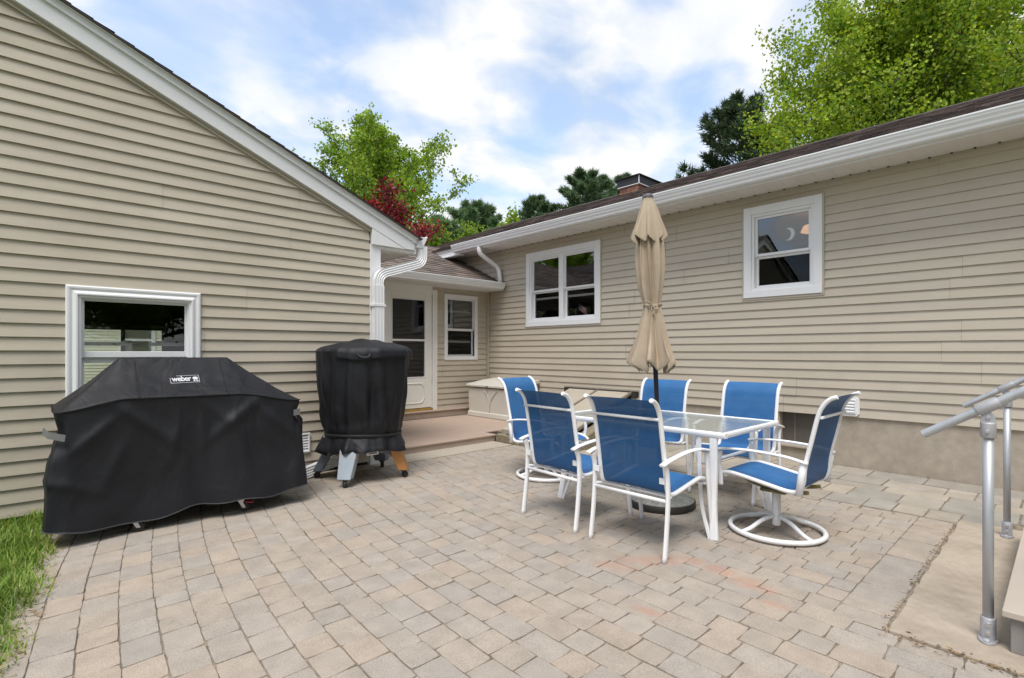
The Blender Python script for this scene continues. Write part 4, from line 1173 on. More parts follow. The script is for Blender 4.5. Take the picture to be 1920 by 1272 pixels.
# lean the whole pole slightly
ax = (top - bot).normalized()
up_q = Vector((0,0,1)).rotation_difference(ax)
um.rotation_mode = 'QUATERNION'; um.rotation_quaternion = up_q
mb = MB(); mb.lathe([(.019,0),(.019,1.2),(.0185,2.44)],0,0,20); mb.build('pole', M['pole'], um)
def fold(th, sharp, ph):
    return sharp
def canopy_rows(levels, nth, ph, seedv, zlo=1.0):
    rows = []
    rr_ = random.Random(int(seedv*10))
    ribs = []; a = ph
    for i in range(8): ribs.append((a, rr_.uniform(.55,1.1), rr_.uniform(-.5,.5))); a += 2*PI/8 + rr_.uniform(-.2,.2)
    for (z, rad, amp, tw) in levels:
        row = []
        for k in range(nth):
            th = 2*PI*k/nth
            pk = 0
            for (c, w_, sk) in ribs:
                c2 = c + tw*.5 + sk*(z-1.5)*.3
                d = math.atan2(math.sin(th-c2), math.cos(th-c2))
                e = abs(d)/.22 + (.25*d if d > 0 else 0)
                pk = max(pk, w_*math.exp(-e**1.15))
            g = noise.noise(Vector((math.cos(th)*2.2+seedv, math.sin(th)*2.2, z*1.3)))
            g2 = noise.noise(Vector((math.cos(th)*7+seedv, math.sin(th)*7, z*.7)))
            r_ = rad*(1 - amp*1.15 + amp*1.25*pk + .25*amp*g + .22*amp*g2)
            th2 = th + .16*amp*math.sin(th*8+g*4) + tw*.25
            hem = max(0, 1-(z-zlo)/.22)
            row.append((r_*math.cos(th2), r_*math.sin(th2), z + hem*(.095*pk-.030)*(rad/.2)))
        rows.append(row)
    return rows
def lev(pts, n):
    P = smooth_path([(z, r, a) for z, r, a in pts], n)
    return P
L1 = lev([(1.105,.212,.52),(1.14,.215,.52),(1.23,.186,.52),(1.36,.142,.50),(1.50,.102,.42),(1.60,.076,.30),(1.628,.071,.26),(1.66,.076,.32),(1.76,.098,.42),(1.90,.117,.48),(2.04,.120,.48),(2.18,.106,.44),(2.30,.078,.30)], 4)
rows = canopy_rows([(p.x-.06, max(p.y,.03)*1.06, p.z, (p.x-1.1)*.22) for p in L1], 160, .1, 3.1, 1.045)
mb = MB(); mb.grid(rows, closed=True)
o = mb.build('canopy', M['cloth'], um); sm_ = o.modifiers.new('s','SOLIDIFY'); sm_.thickness = .003
L2 = lev([(2.145,.158,.36),(2.19,.150,.34),(2.30,.110,.24),(2.40,.078,.16),(2.47,.050,.08),(2.495,.044,.04)], 4)
rows = canopy_rows([(p.x-.06, p.y, p.z, .1) for p in L2], 112, .45, 9.7, 2.085)
mb = MB(); mb.grid(rows, closed=True)
o = mb.build('vent_flap', M['cloth'], um); sm_ = o.modifiers.new('s','SOLIDIFY'); sm_.thickness = .003
mb = MB(); mb.lathe([(.040,2.425),(.044,2.435),(.044,2.455),(.034,2.472),(.0,2.478)],0,0,24); mb.build('finial_cap', M['cap_grey'], um)
mb = MB()
zt = 1.568
mb.tube([(.071*math.cos(a),.071*math.sin(a),zt+.006*math.sin(3*a)) for a in [2*PI*k/40 for k in range(40)]], .0055, 6, closed=True)
# bow on the camera side
ang = math.atan2(-base_xy[1], -base_xy[0]) 
bx, by = .076*math.cos(ang), .076*math.sin(ang); tx, ty = -math.sin(ang), math.cos(ang)
B = lambda a, h, o=0.: (bx+tx*a+math.cos(ang)*o, by+ty*a+math.sin(ang)*o, zt+h)
mb.tube(smooth_path([B(0,0),B(-.035,.022,.01),B(-.05,.03,.012),B(-.03,.03,.015),B(0,0,.01)],6), .004, 6)
mb.tube(smooth_path([B(0,0),B(.03,-.012,.01),B(.045,-.03,.012),B(.022,-.03,.015),B(0,0,.01)],6), .004, 6)
mb.tube(smooth_path([B(0,0,.004),B(.012,-.03,.012),B(.01,-.06,.012),B(.02,-.085,.014)],6), .0038, 6)
mb.tube(smooth_path([B(0,0,.004),B(-.008,-.03,.012),B(.004,-.055,.012),B(.0,-.075,.014)],6), .0038, 6)
mb.build('tie_cord', M['cloth'], um)

# ================================================================== COVERED GRILL
gr = empty('covered_grill', (.87,4.68,0), 0, 'wide grill under a black cover with white printed logo, below the garage window', 'grill')
X0,X1,Yf,Yb = .105,1.650,4.385,5.02
def rrect(x0,x1,y0,y1,r,n):
    pts = []
    per = [(x0+r,y0),(x1-r,y0)],
    segs = []
    def line(a,b,k): 
        for i in range(k): segs.append((a[0]+(b[0]-a[0])*i/k, a[1]+(b[1]-a[1])*i/k))
    def arc(c,a0,k):
        for i in range(k): a = a0+PI/2*i/k; segs.append((c[0]+r*math.cos(a), c[1]+r*math.sin(a)))
    nx = n; ny = max(8, n//3)
    line((x0+r,y0),(x1-r,y0),nx); arc((x1-r,y0+r),-PI/2,6); line((x1,y0+r),(x1,y1-r),ny); arc((x1-r,y1-r),0,6)
    line((x1-r,y1),(x0+r,y1),nx); arc((x0+r,y1-r),PI/2,6); line((x0,y1-r),(x0,y0+r),ny); arc((x0+r,y0+r),PI,6)
    return segs
ring0 = rrect(X0,X1,Yf,Yb,.035,90)
cxm, cym = (X0+X1)/2, (Yf+Yb)/2
def sh_z(x):
    # shoulder height along the front: shelves at the sides, a touch higher at the lid
    t = min(1, max(0, (x-X0)/(.50-X0))); u = min(1, max(0, (X1-x)/(X1-1.16)))
    return .862 - .012*(x-X0)/(X1-X0) + .072*(3*t*t-2*t**3)*(3*u*u-2*u**3)
def ridge_z(x):
    t = min(1, max(0, (x-X0)/(.470-X0))); u = min(1, max(0, (X1-x)/(X1-1.165)))
    return .872 + .340*min(t, u)
rows = []
nlev = 46
def outn(x, y):
    d = Vector((0,0))
    if x < X0+.04: d.x -= 1
    if x > X1-.04: d.x += 1
    if y < Yf+.04: d.y -= 1
    if y > Yb-.04: d.y += 1
    return d.normalized() if d.length else Vector((0,-1))
for j in range(nlev+1):
    t = j/nlev                      # 0 hem .. 1 shoulder
    row = []
    for (x, y) in ring0:
        zs_ = sh_z(x)
        hem = .085 + .055*max(0,min(1,(x-.5)/1.1)) + .018*math.sin(x*7+1) + .010*math.sin(x*17)
        if y > cym: hem -= .03
        z = hem + (zs_-hem)*t
        o = outn(x, y)
        s = x*1.0 + (y-Yf)*1.0 if True else 0
        # vertical drape folds fading to the shoulder
        w = (1-t)
        f = .036*w**.8*math.sin(5.2*s + .9*math.sin(2.3*s) + .6) + .020*w**.6*math.sin(12*s+2.6*noise.noise(Vector((s*2,z*1.5,0))))
        f += .020*noise.noise(Vector((s*3.1, z*3.4, 1.7)))*(.35+.65*w)
        # swag under the shoulder where the shelf corner carries the cloth
        for cxx, dirn in ((X0+.28,1),(X1-.30,-1),(.88,1)):
            q = (x-cxx)*dirn + (zs_-z)*(-1.1)
            f += (.026 if cxx != .88 else .014)*math.exp(-(q/.055)**2)*math.exp(-((t-.80)/.20)**2)
        for (cx_, cz_, ang_, am, sg) in ((.30,.70,.75,.016,.030),(1.44,.70,-.80,.020,.032),(1.30,.66,-1.0,.014,.028),(.42,.52,1.15,.013,.035),(1.20,.50,-1.35,.014,.035),(.75,.62,1.40,.012,.03),(.93,.66,1.6,.012,.025),(.20,.38,-.5,.012,.03)):
            q = (x-cx_)*math.sin(ang_) - (z-cz_)*math.cos(ang_); l_ = (x-cx_)*math.cos(ang_) + (z-cz_)*math.sin(ang_)
            f += 1.7*am*math.exp(-(abs(q)/sg)**1.4)*math.exp(-(l_/.17)**2)
        if o.y < -.5 or o.y > .5: f = f*1.0
        # flare towards the hem, cinch at the straps on both ends
        fl = (.045 if abs(o.y) > .8 else .015)*w**1.5
        if abs(o.x) > .5:
            fl += -.050*math.exp(-((z-.71)/.10)**2) + .012
        row.append((x + o.x*(f+fl), y + o.y*(f+fl), z + .012*noise.noise(Vector((s*5,z*5,4)))*w))
    rows.append(row)
ry = 4.74
for j in range(1, 27):
    t = j/26
    row = []
    for (x, y) in ring0:
        rx = min(max(x, .475), 1.165)
        # pull boundary point to the ridge
        k = t
        xx = x + (rx-x)*k; ryy = ry + (.055 if y > cym else -.055)
        yy = y + (ryy-y)*k
        z0_ = sh_z(x); z1_ = 1.208
        z = z0_ + (z1_-z0_)*k
        z += -.020*math.sin(PI*k)*(1 if abs(outn(x,y).y) > .5 else .6) + .010*noise.noise(Vector((xx*4.5, yy*5, 7)))*math.sin(PI*min(1,k+.15)) + .006*noise.noise(Vector((xx*11, yy*9, 3)))*math.sin(PI*k)
        row.append((xx, yy, z))
    rows.append(row)
mb = MB(); mb.grid(rows, closed=True)
n0 = len(mb.v) - len(ring0)
mb.face(range(n0, n0+len(ring0)), True)
gc = gp(mb.build('cover', M['cover'], gr))
smm = gc.modifiers.new('soften','SMOOTH'); smm.factor = .5; smm.iterations = 3
# seam piping: along the shoulder and up the two hips, plus hem tape
def ring_tube(mb, row, r, lift=.0, sel=None):
    P = [Vector(p) for p in row]
    if sel: P = [p for p in P if sel(p)]
    mb.tube(P, r, 5, cap=False, closed=sel is None)
mb = MB(); ring_tube(mb, [Vector(p)+Vector((0,-.004 if p[1] < cym else .004,-.002)) for p in rows[nlev]], .0045)
for ix in (0, 90):
    pth = [Vector(rows[nlev+j][min(range(90), key=lambda k: abs(rows[nlev][k][0]-(.55 if ix == 0 else 1.10)))]) + Vector((0,-.002,.003)) for j in range(0,25)]
    mb.tube(pth, .0045, 5)
mb.build('seam', M['seam'], gc)
mb = MB(); ring_tube(mb, rows[0], .0045); mb.build('hem', M['hem'], gc)
# straps
def strap_at(z, xs, wd):
    pass
def band(mb, pts, h, nrm, up=(0,0,1), t=.003):
    nrm = Vector(nrm).normalized()*t
    P = [Vector(p) for p in pts]; U_ = Vector(up).normalized()*h*.5
    for a, b in zip(P, P[1:]): mb.prism([tuple(a-U_),tuple(b-U_),tuple(b+U_),tuple(a+U_)], nrm)
mb = MB(); band(mb, [(X0-.055,4.46,.745),(X0-.030,4.38,.722),(X0+.050,4.335,.700)], .042, (-.3,-1,0), up=(.15,0,1)); mb.build('strap', M['strap'], gc)
mb = MB(); band(mb, [(X1-.075,4.335,.750),(X1-.022,4.335,.756)], .050, (0,-1,0)); mb.build('strap', M['strap'], gc)
mb = MB(); mb.prism([(X1-.03,4.40,.76),(X1+.042,4.44,.68),(X1+.036,4.44,.50),(X1-.005,4.39,.47)],(0,.02,0)); mb.build('strap_tail', M['cover'], gc, bevel=.006)
# printed logo: frame, word, kettle mark, on the sloping lid panel
def logo():
    q0 = Vector((.855, 0, 0))
    # sample the cover surface near the logo for its plane
    def surf(xq, tq):
        j = nlev + int(tq*26); row = rows[j]
        k = min(range(92), key=lambda i: abs(row[i][0]-xq)); return Vector(row[k])
    c = surf(.845,.52); r_ = (surf(.96,.52)-surf(.73,.52)).normalized(); u = (surf(.845,.70)-surf(.845,.34)).normalized()
    nn_ = r_.cross(u).normalized(); u = nn_.cross(r_)
    Mx = Matrix((( r_.x,u.x,nn_.x,0),(r_.y,u.y,nn_.y,0),(r_.z,u.z,nn_.z,0),(0,0,0,1)))
    Mx.translation = c + nn_*.005
    mb = MB()
    def T(p): return tuple(Mx @ Vector(p))
    w, h, t = .094, .037, .0026
    for x0,x1,y0,y1 in ((-w,w,-h,-h+t),(-w,w,h-t,h),(-w,-w+t,-h+t,h-t),(w-t,w,-h+t,h-t)):
        mb.poly([T((x0,y0,0)),T((x1,y0,0)),T((x1,y1,0)),T((x0,y1,0))])
    # kettle mark
    kx = .068
    mb.poly([T((kx+.018*math.cos(a), .006+.015*math.sin(a),0)) for a in [2*PI*i/20 for i in range(20)]])
    for a,b in (((kx-.006,-.009),(kx-.015,-.025)),((kx+.006,-.009),(kx+.017,-.025)),((kx-.015,-.024),(kx+.020,-.024))):
        d = Vector((b[0]-a[0],b[1]-a[1],0)).normalized(); s = Vector((-d.y,d.x,0))*.003
        A_, B_ = Vector((*a,.0004)), Vector((*b,.0004)); mb.poly([T(A_-s),T(B_-s),T(B_+s),T(A_+s)])
    cu = bpy.data.curves.new('lettering', 'FONT'); cu.body = 'weber'; cu.size = .064; cu.align_x = 'CENTER'; cu.align_y = 'CENTER'; cu.offset = .0016; cu.space_character = .92
    to = bpy.data.objects.new('lettering', cu); col.objects.link(to)
    dg = bpy.context.evaluated_depsgraph_get(); me = bpy.data.meshes.new_from_object(to.evaluated_get(dg))
    bpy.data.objects.remove(to)
    sc = Matrix.Diagonal((.80,1.12,1,1))
    for p in me.polygons:
        pts = [T(sc @ me.vertices[i].co + Vector((-.021,.003,.0003))) for i in p.vertices]
        mb.poly(pts)
    o = mb.build('printed_logo', M['logo'], gc)
logo()
# casters at the front corners
def caster(parent, x, y, pedal, rz=0):
    mb = MB()
    ca, sa = math.cos(rz), math.sin(rz)
    T = lambda a, b, z: (x+ca*a-sa*b, y+sa*a+ca*b, z)
    pr = [(.030,-.012),(.036,-.009),(.036,.009),(.030,.012)]
    n0 = len(mb.v); seg = 20
    for r_, q in pr:
        for k in range(seg):
            a = 2*PI*k/seg; mb.v.append(T(r_*math.cos(a), q, .036+r_*math.sin(a)))
    for i in range(3):
        for k in range(seg):
            l = (k+1)%seg; mb.face((n0+i*seg+k,n0+i*seg+l,n0+(i+1)*seg+l,n0+(i+1)*seg+k),True)
    mb.face(range(n0,n0+seg)); mb.face(range(n0+3*seg,n0+4*seg))
    c_ = gp(mb.build('caster', M['black'], parent, fix=True))
    mb = MB()
    for s in (-1,1): mb.prism([T(-.012,s*.016,.03),T(.012,s*.016,.03),T(-.012,s*.016,.085),T(-.042,s*.016,.085)], (sa*-.003*s, ca*.003*s, 0))
    mb.prism([T(-.045,-.02,.082),T(.0,-.02,.082),T(.0,.02,.082),T(-.045,.02,.082)],(0,0,.08))
    mb.build('caster_fork', M['steel'], c_)
    if pedal:
        mb = MB(); mb.prism([T(.005,-.018,.070),T(.062,-.018,.062),T(.062,.018,.062),T(.005,.018,.070)],(0,0,.010)); mb.build('brake_pedal', M['red'], c_, bevel=.003)
caster(gr, .545, 4.41, True, R(-10)); caster(gr, 1.225, 4.41, True, R(-25)); caster(gr, .545, 4.93, False); caster(gr, 1.225, 4.93, False)
mb = MB(); mb.box(.42,1.32,4.44,4.96,.14,.60); gp(mb.build('cabinet', M['dark_metal'], gr))

# ================================================================== COVERED KAMADO ON TIMBER STAND
SXc, SYc = 2.43, 4.80
sm = empty('covered_kettle_grill', (SXc,SYc,0), 0, 'tall round grill under a cinched black cover on a mismatched timber stand beside the deck', 'grill')
nth = 120
def kz(levels):
    return smooth_path(levels, 5)
LV = kz([(.300,.392,.10),(.33,.388,.09),(.37,.372,.07),(.42,.352,.05),(.455,.340,.05),(.50,.352,.06),(.62,.378,.10),(.80,.402,.11),(1.0,.420,.09),(1.15,.432,.07),(1.225,.437,.05),(1.258,.437,.03)])
rows = []
rng_ = random.Random(5)
A0 = math.atan2(-SYc,-SXc)                 # the side turned to the patio
pl = [(A0+a, w_, am_, dr_) for a, w_, am_, dr_ in ((-1.30,.10,1.0,.05),(-1.02,.09,1.2,.16),(-.62,.12,1.4,.34),(-.30,.06,.8,.20),(.05,.07,.7,-.02),(.34,.10,1.3,-.26),(.60,.07,.8,-.40),(.98,.12,1.0,-.10),(1.35,.1,.8,0),(2.1,.1,1,.1),(2.7,.1,1,-.1),(3.4,.1,1,.1),(4.1,.12,1,0))]
def klobe(th):  # shelves push the cloth out on the left and right
    c2 = math.cos(th - R(-42))
    return 1 + .055*abs(c2)**3 - .05*(1-abs(c2))
def kfold(th, z):
    f = 0
    for a, wd, am_, dr_ in pl:
        c_ = a - dr_*(1.15-z)*.8
        d = math.atan2(math.sin(th-c_), math.cos(th-c_))
        f += am_*(math.exp(-(abs(d)/wd)**1.5) - .8*math.exp(-((abs(d)-wd*2.0)/(wd*1.1))**2))
    return f
for p in LV:
    z, r_, am = p
    row = []
    for k in range(nth):
        th = 2*PI*k/nth
        f = .75*kfold(th, z) + 1.3*noise.noise(Vector((math.cos(th)*2.2, math.sin(th)*2.2, z*2.6))) + .6*noise.noise(Vector((math.cos(th)*6, math.sin(th)*6, z*5)))
        if z < .46: f += .9*math.sin(th*11+2*math.sin(th*3))*(.46-z)/.18
        cz = .50*math.exp(-((z-.53-.03*math.sin(3*th))/.03)**2) - .4*math.exp(-((z-.58-.03*math.sin(3*th+1))/.03)**2)
        rr = r_*klobe(th)*(1 + am*.62*f + .03*cz)
        zz = z + ((.020*math.sin(th*3+1)+.012*math.sin(th*7))*(.36-z)/.1 if z < .36 else 0)
        row.append((SXc+rr*math.cos(th), SYc+rr*math.sin(th), zz))
    rows.append(row)
top_l = kz([(1.266,.428,.04),(1.290,.385,.04),(1.326,.27,.05),(1.352,.17,.05),(1.368,.09,.03),(1.370,.01,0)])
for p in top_l[1:]:
    z, r_, am = p; row = []
    for k in range(nth):
        th = 2*PI*k/nth
        rr = r_*(klobe(th) if r_ > .15 else 1)*(1+.02*kfold(th,1.2)*(r_>.1)+.03*noise.noise(Vector((math.cos(th)*3,math.sin(th)*3,z*5))))
        row.append((SXc+rr*math.cos(th), SYc+rr*math.sin(th), z+.028*noise.noise(Vector((math.cos(th)*2*r_*4,math.sin(th)*2*r_*4,8)))))
    rows.append(row)
mb = MB(); mb.grid(rows, closed=True); kc = gp(mb.build('cover', M['cover'], sm))
smm = kc.modifiers.new('soften','SMOOTH'); smm.factor = .5; smm.iterations = 2
# top flap overhanging the body, with handle loop
rows2 = []
for (z, ro) in ((1.180,.452),(1.20,.451),(1.235,.450),(1.266,.443),(1.294,.396),(1.334,.270)):
    row = []
    for k in range(nth):
        th = 2*PI*k/nth
        rr = ro*klobe(th)*(1+.016*kfold(th,1.2)*(ro>.3)+.02*noise.noise(Vector((math.cos(th)*3,math.sin(th)*3,z*4))))
        row.append((SXc+rr*math.cos(th), SYc+rr*math.sin(th), z + (.014*math.sin(th*4+.7)+.012*noise.noise(Vector((math.cos(th)*4,math.sin(th)*4,2))) if z < 1.24 else 0) + .004))
    rows2.append(row)
fl0, fl1 = int(nth*.585), int(nth*.90)
mb = MB(); mb.grid([[r[k] for k in range(fl0,fl1)] for r in rows2]); fo = mb.build('top_flap', M['cover'], kc)
so_ = fo.modifiers.new('s','SOLIDIFY'); so_.thickness = .004; so_.offset = 1
ang = math.atan2(-SYc,-SXc)
cx_, cy_ = SXc+.435*math.cos(ang), SYc+.435*math.sin(ang); tx, ty = -math.sin(ang), math.cos(ang)
mb = MB(); mb.tube(smooth_path([(cx_+tx*.055,cy_+ty*.055,1.235),(cx_+tx*.03+.0,cy_+ty*.03-.03,1.205),(cx_-tx*.03,cy_-ty*.03-.03,1.205),(cx_-tx*.055,cy_-ty*.055,1.235)],6), .009, 8, squash=(1.4,.5)); mb.build('handle_loop', M['cover'], kc)
mb = MB(); 
sr = [ (SXc+.352*klobe(a)*math.cos(a), SYc+.352*klobe(a)*math.sin(a), .452+.008*math.sin(2*a)) for a in [2*PI*k/60 for k in range(60)]]
mb.tube(sr, .011, 5, closed=True, squash=(.5,1.3)); mb.build('cinch_cord', M['seam'], kc)
# strap tail on the left
al = ang + R(82)
lx, ly = SXc+.37*math.cos(ang-R(80)), SYc+.37*math.sin(ang-R(80))
mb = MB(); mb.prism([(lx-.02,ly,.45),(lx+.055,ly-.02,.43),(lx+.05,ly-.025,.40),(lx-.02,ly-.01,.425)],(0,-.006,0)); mb.build('strap', M['strap'], kc)
mb = MB(); mb.prism([(lx-.01,ly+.02,.43),(lx+.08,ly-.02,.42),(lx+.02,ly-.01,.24),(lx-.09,ly+.02,.29)],(0,.012,0)); mb.build('strap_tail', M['cover'], kc, bevel=.004)
# stand
def plank_leg(top, botm, w, d, m, hw_dir):
    mb = MB(); top, botm = Vector(top), Vector(botm)
    h = Vector(hw_dir).normalized()
    n = Vector((0,0,1)).cross(h)
    prof = [top - h*w*.60, top + h*w*.60, botm + h*w*.44, botm - h*w*.44]
    mb.prism([tuple(p - n*d*.5) for p in prof], n*d)
    return gp(mb.build('leg', m, sm, bevel=.007))
feet = [((2.115,4.535),'pale_wood'),((2.725,4.530),'orange_wood'),((2.08,5.06),'grey_wood'),((2.78,5.07),'grey_wood')]
for (fx, fy), mname in feet:
    dx, dy = fx-SXc, fy-SYc; L_ = math.hypot(dx,dy); dx/=L_; dy/=L_
    plank_leg((SXc+dx*.30, SYc+dy*.30, .345),(fx,fy,.078),.145,.085,M[mname],(-dy,dx,0))
    mb = MB(); 
    # wheel
    seg = 18; n0 = len(mb.v); a_ = math.atan2(dy,dx)+.6
    cw = Vector((fx+dx*.012,fy+dy*.012,.031)); e1 = Vector((math.cos(a_),math.sin(a_),0)); e2 = Vector((0,0,1)); e3 = e1.cross(e2)
    for q, r_ in ((-.016,.024),(-.012,.031),(.012,.031),(.016,.024)):
        for k in range(seg):
            t = 2*PI*k/seg; mb.v.append(tuple(cw + e1*math.cos(t)*r_ + e2*math.sin(t)*r_ + e3*q))
    for i in range(3):
        for k in range(seg):
            l = (k+1)%seg; mb.face((n0+i*seg+k,n0+i*seg+l,n0+(i+1)*seg+l,n0+(i+1)*seg+k),True)
    mb.face(range(n0,n0+seg)); mb.face(range(n0+3*seg,n0+4*seg))
    cs = gp(mb.build('caster', M['black'], sm, fix=True))
    mb = MB(); mb.box(fx-.022,fx+.022,fy-.022,fy+.022,.058,.08); mb.build('caster_plate', M['dark_metal'], cs, bevel=.002)
mb = MB()
seg = 48
o_ = []; i_ = []
for s_ in range(4):
    A_ = feet[[0,1,3,2][s_]][0]; B_ = feet[[1,3,2,0][s_]][0]
    va = Vector((SXc+(A_[0]-SXc)*.74, SYc+(A_[1]-SYc)*.74, 0)); vb = Vector((SXc+(B_[0]-SXc)*.74, SYc+(B_[1]-SYc)*.74, 0))
    for k in range(12):
        t0, t1 = k/12, (k+1)/12
        za, zb_ = .215+.05*math.sin(PI*t0), .215+.05*math.sin(PI*t1)
        p, q = va.lerp(vb,t0), va.lerp(vb,t1)
        n = Vector((-(vb-va).y,(vb-va).x,0)).normalized()*.02
        mb.prism([(p.x,p.y,za),(q.x,q.y,zb_),(q.x,q.y,.345),(p.x,p.y,.345)], n)
gp(mb.build('apron', M['grey_wood'], sm))
mb = MB(); mb.box(SXc-.3,SXc+.3,SYc-.24,SYc+.24,.335,.36); gp(mb.build('stand_top', M['grey_wood'], sm))
fv = (Vector((feet[1][0][0],feet[1][0][1],0))-Vector((feet[0][0][0],feet[0][0][1],0))).normalized()
mid = Vector((SXc-.02, SYc+(4.53-SYc)*.74-.012, .262))
mb = MB(); mb.box(mid.x-.06,mid.x+.065,mid.y-.014,mid.y+.006,.252,.285); lv = gp(mb.build('air_vent', M['frame_white'], sm, bevel=.004))
mb = MB(); mb.tube(round_path([(mid.x-.035,mid.y-.014,.268),(mid.x-.035,mid.y-.03,.273),(mid.x+.035,mid.y-.03,.273),(mid.x+.035,mid.y-.014,.268)],.01),.005,6); mb.build('vent_handle', M['strap'], lv)

# ================================================================== STEPS AND HANDRAILS
stp = empty('entry_steps', (3.9,0,0), 0, 'tan tread steps rising out of frame between the two pipe rails at right', 'steps')
M['tread'] = mat('pale_tread_board', (.46,.40,.34), .75, var=.05, scale=4, dirt=((.33,.28,.23), .5, .8, .4))
NST = 3
for i in range(NST):
    y1 = .19 - .28*i; z = .185*(i+1)
    mb = MB(); mb.box(2.935,4.72,y1-.30,y1,z-.028,z); gp(mb.build('tread', M['tread'], stp, bevel=.004))
    mb = MB(); mb.box(2.99,4.70,y1-.045,y1-.025,(z-.185 if i else .012),z-.030); gp(mb.build('riser', M['room_dim'], stp))
mb = MB(); mb.box(2.935,4.72,-1.85,-.652,.53,.555); gp(mb.build('landing', M['deck'], stp, bevel=.004))
M['post'] = mat('grey_weathered_post', (.22,.21,.195), .85, var=.25, scale=8, stretch=(1,1,.3))
for x in (2.955,4.66):
    for y0,y1,z1 in ((.125,.165,.156),(-.155,-.115,.341),(-.435,-.395,.526),(-1.8,-1.76,.53)):
        mb = MB(); mb.box(x,x+.04,y0,y1,.012,z1); gp(mb.build('stringer_post', M['post'], stp, bevel=.003))
def handrail(name, X, Y, label, front):
    root = empty(name, (X,Y,.012), 0, label, 'handrail', 'pipe handrails beside the steps')
    sl_ = .66
    top = .915
    for k, y in enumerate((Y, Y-1.1)):
        zb = .012 if k == 0 else .555
        zt_ = top + (Y-y)*sl_
        mb = MB(); mb.lathe([(.0190,zb+.02),(.0190,zt_)],X,y,20); post = gp(mb.build('post', M['galv'], root))
        mb = MB()
        n = 28
        oval = [(X+.068*math.cos(2*PI*i/n), y+.034*math.sin(2*PI*i/n)) for i in range(n)]
        mb.prism([(a,b,zb) for a,b in oval],(0,0,.010)); mb.lathe([(.029,zb+.008),(.027,zb+.02),(.0262,zb+.095),(.024,zb+.098),(.0195,zb+.098)],X,y,24)
        fl = mb.build('base_flange', M['galv_cast'], post, bevel=.002)
        mb = MB()
        cdx, cdy = -X/math.hypot(X,y), -y/math.hypot(X,y)
        for z in (zb+.035,zb+.072):
            mb.tube([(X+cdx*.022,y+cdy*.022,z),(X+cdx*.033,y+cdy*.033,z)],.009,12)
        for sx in (-1,1): mb.tube([(X+sx*.050,y,zb+.008),(X+sx*.055,y,zb+.018)],.009,6)
        mb.build('bolt', M['steel'], post)
        # swivel tee: cup, lug, collar round the rail
        mb = MB(); mb.lathe([(.021,zt_-.035),(.0268,zt_-.034),(.0268,zt_+.028),(.023,zt_+.032)],X,y,24)
        mb.prism([(X-.007,y-.026,zt_+.028),(X-.007,y+.026,zt_+.028),(X-.007,y+.022,zt_+.058),(X-.007,y+.010,zt_+.074),(X-.007,y-.010,zt_+.074),(X-.007,y-.022,zt_+.058)],(.014,0,0))
        mb.tube([(X-.014,y,zt_+.053),(X+.014,y,zt_+.053)],.009,8)
        mb.tube([(X-.038,y,zt_-.005),(X-.024,y,zt_-.005)],.008,8)
        d = Vector((0,-1,sl_)).normalized(); c = Vector((X,y,zt_+.100))
        mb.tube([tuple(c-d*.042),tuple(c+d*.042)],.0248,20)
        mb.build('swivel_fitting', M['galv_cast'], post, bevel=.002)
    d = Vector((0,-1,sl_)).normalized(); c = Vector((X,Y,top+.100))
    a = c - d*.265; b = c + d*1.75
    mb = MB(); mb.tube([tuple(a),tuple(b)], .0185, 20, cap=False); mb.tube([tuple(a+d*.001),tuple(b)], .016, 20, cap=False)
    mb.tube([tuple(a+d*.02),tuple(a+d*.03)], .0159, 20)
    gp(mb.build('rail', M['galv'], root))
handrail('handrail', 3.018, .238, 'galvanised pipe handrail nearest the camera, bolted to the near end of the concrete pad', True)
handrail('handrail', 4.80, .285, 'galvanised pipe handrail behind the nearer one, on the house side of the steps', False)

# ================================================================== THINGS IN THE WINDOWS
mb = MB()
cyy, czz = 2.255, 2.640
pts = []
nn = 22
R1, R2, off = .075, .082, .038
outer = [(R1*math.cos(a), R1*math.sin(a)) for a in [R(-118)+R(236)*i/nn for i in range(nn+1)]]
p_end = outer[-1]; 
inner = []
a_end = math.atan2(p_end[1], p_end[0]+off); r_in = math.hypot(p_end[0]+off, p_end[1])
inner = [(-off + r_in*math.cos(a), r_in*math.sin(a)) for a in [a_end - 2*a_end*i/nn for i in range(nn+1)]]
poly = outer + inner[1:-1]
# crescent as strips, opening towards +Y (left in the photograph)
for i in range(nn):
    o0, o1 = outer[i], outer[i+1]; q0, q1 = inner[nn-i], inner[nn-i-1]
    mb.prism([(HX+.037,cyy-o0[0]*.9,czz+o0[1]),(HX+.037,cyy-o1[0]*.9,czz+o1[1]),(HX+.037,cyy-q1[0]*.9,czz+q1[1]),(HX+.037,cyy-q0[0]*.9,czz+q0[1])],(.004,0,0))
mn = mb.build('moon_ornament', M['moon']); tag(mn, 'white crescent moon ornament hanging inside the upper right window pane', 'ornament')
mb = MB(); mb.lathe([(.20,2.83),(.17,2.90),(.05,2.94),(.05,3.10)],HX+1.0,2.23,24)
ol = mb.build('ceiling_lamp', M['lamp']); tag(ol, 'peach lit ceiling lamp glimpsed behind the window with the moon', 'lamp'); emission_boost(M['lamp'], (1,.55,.3), .35)
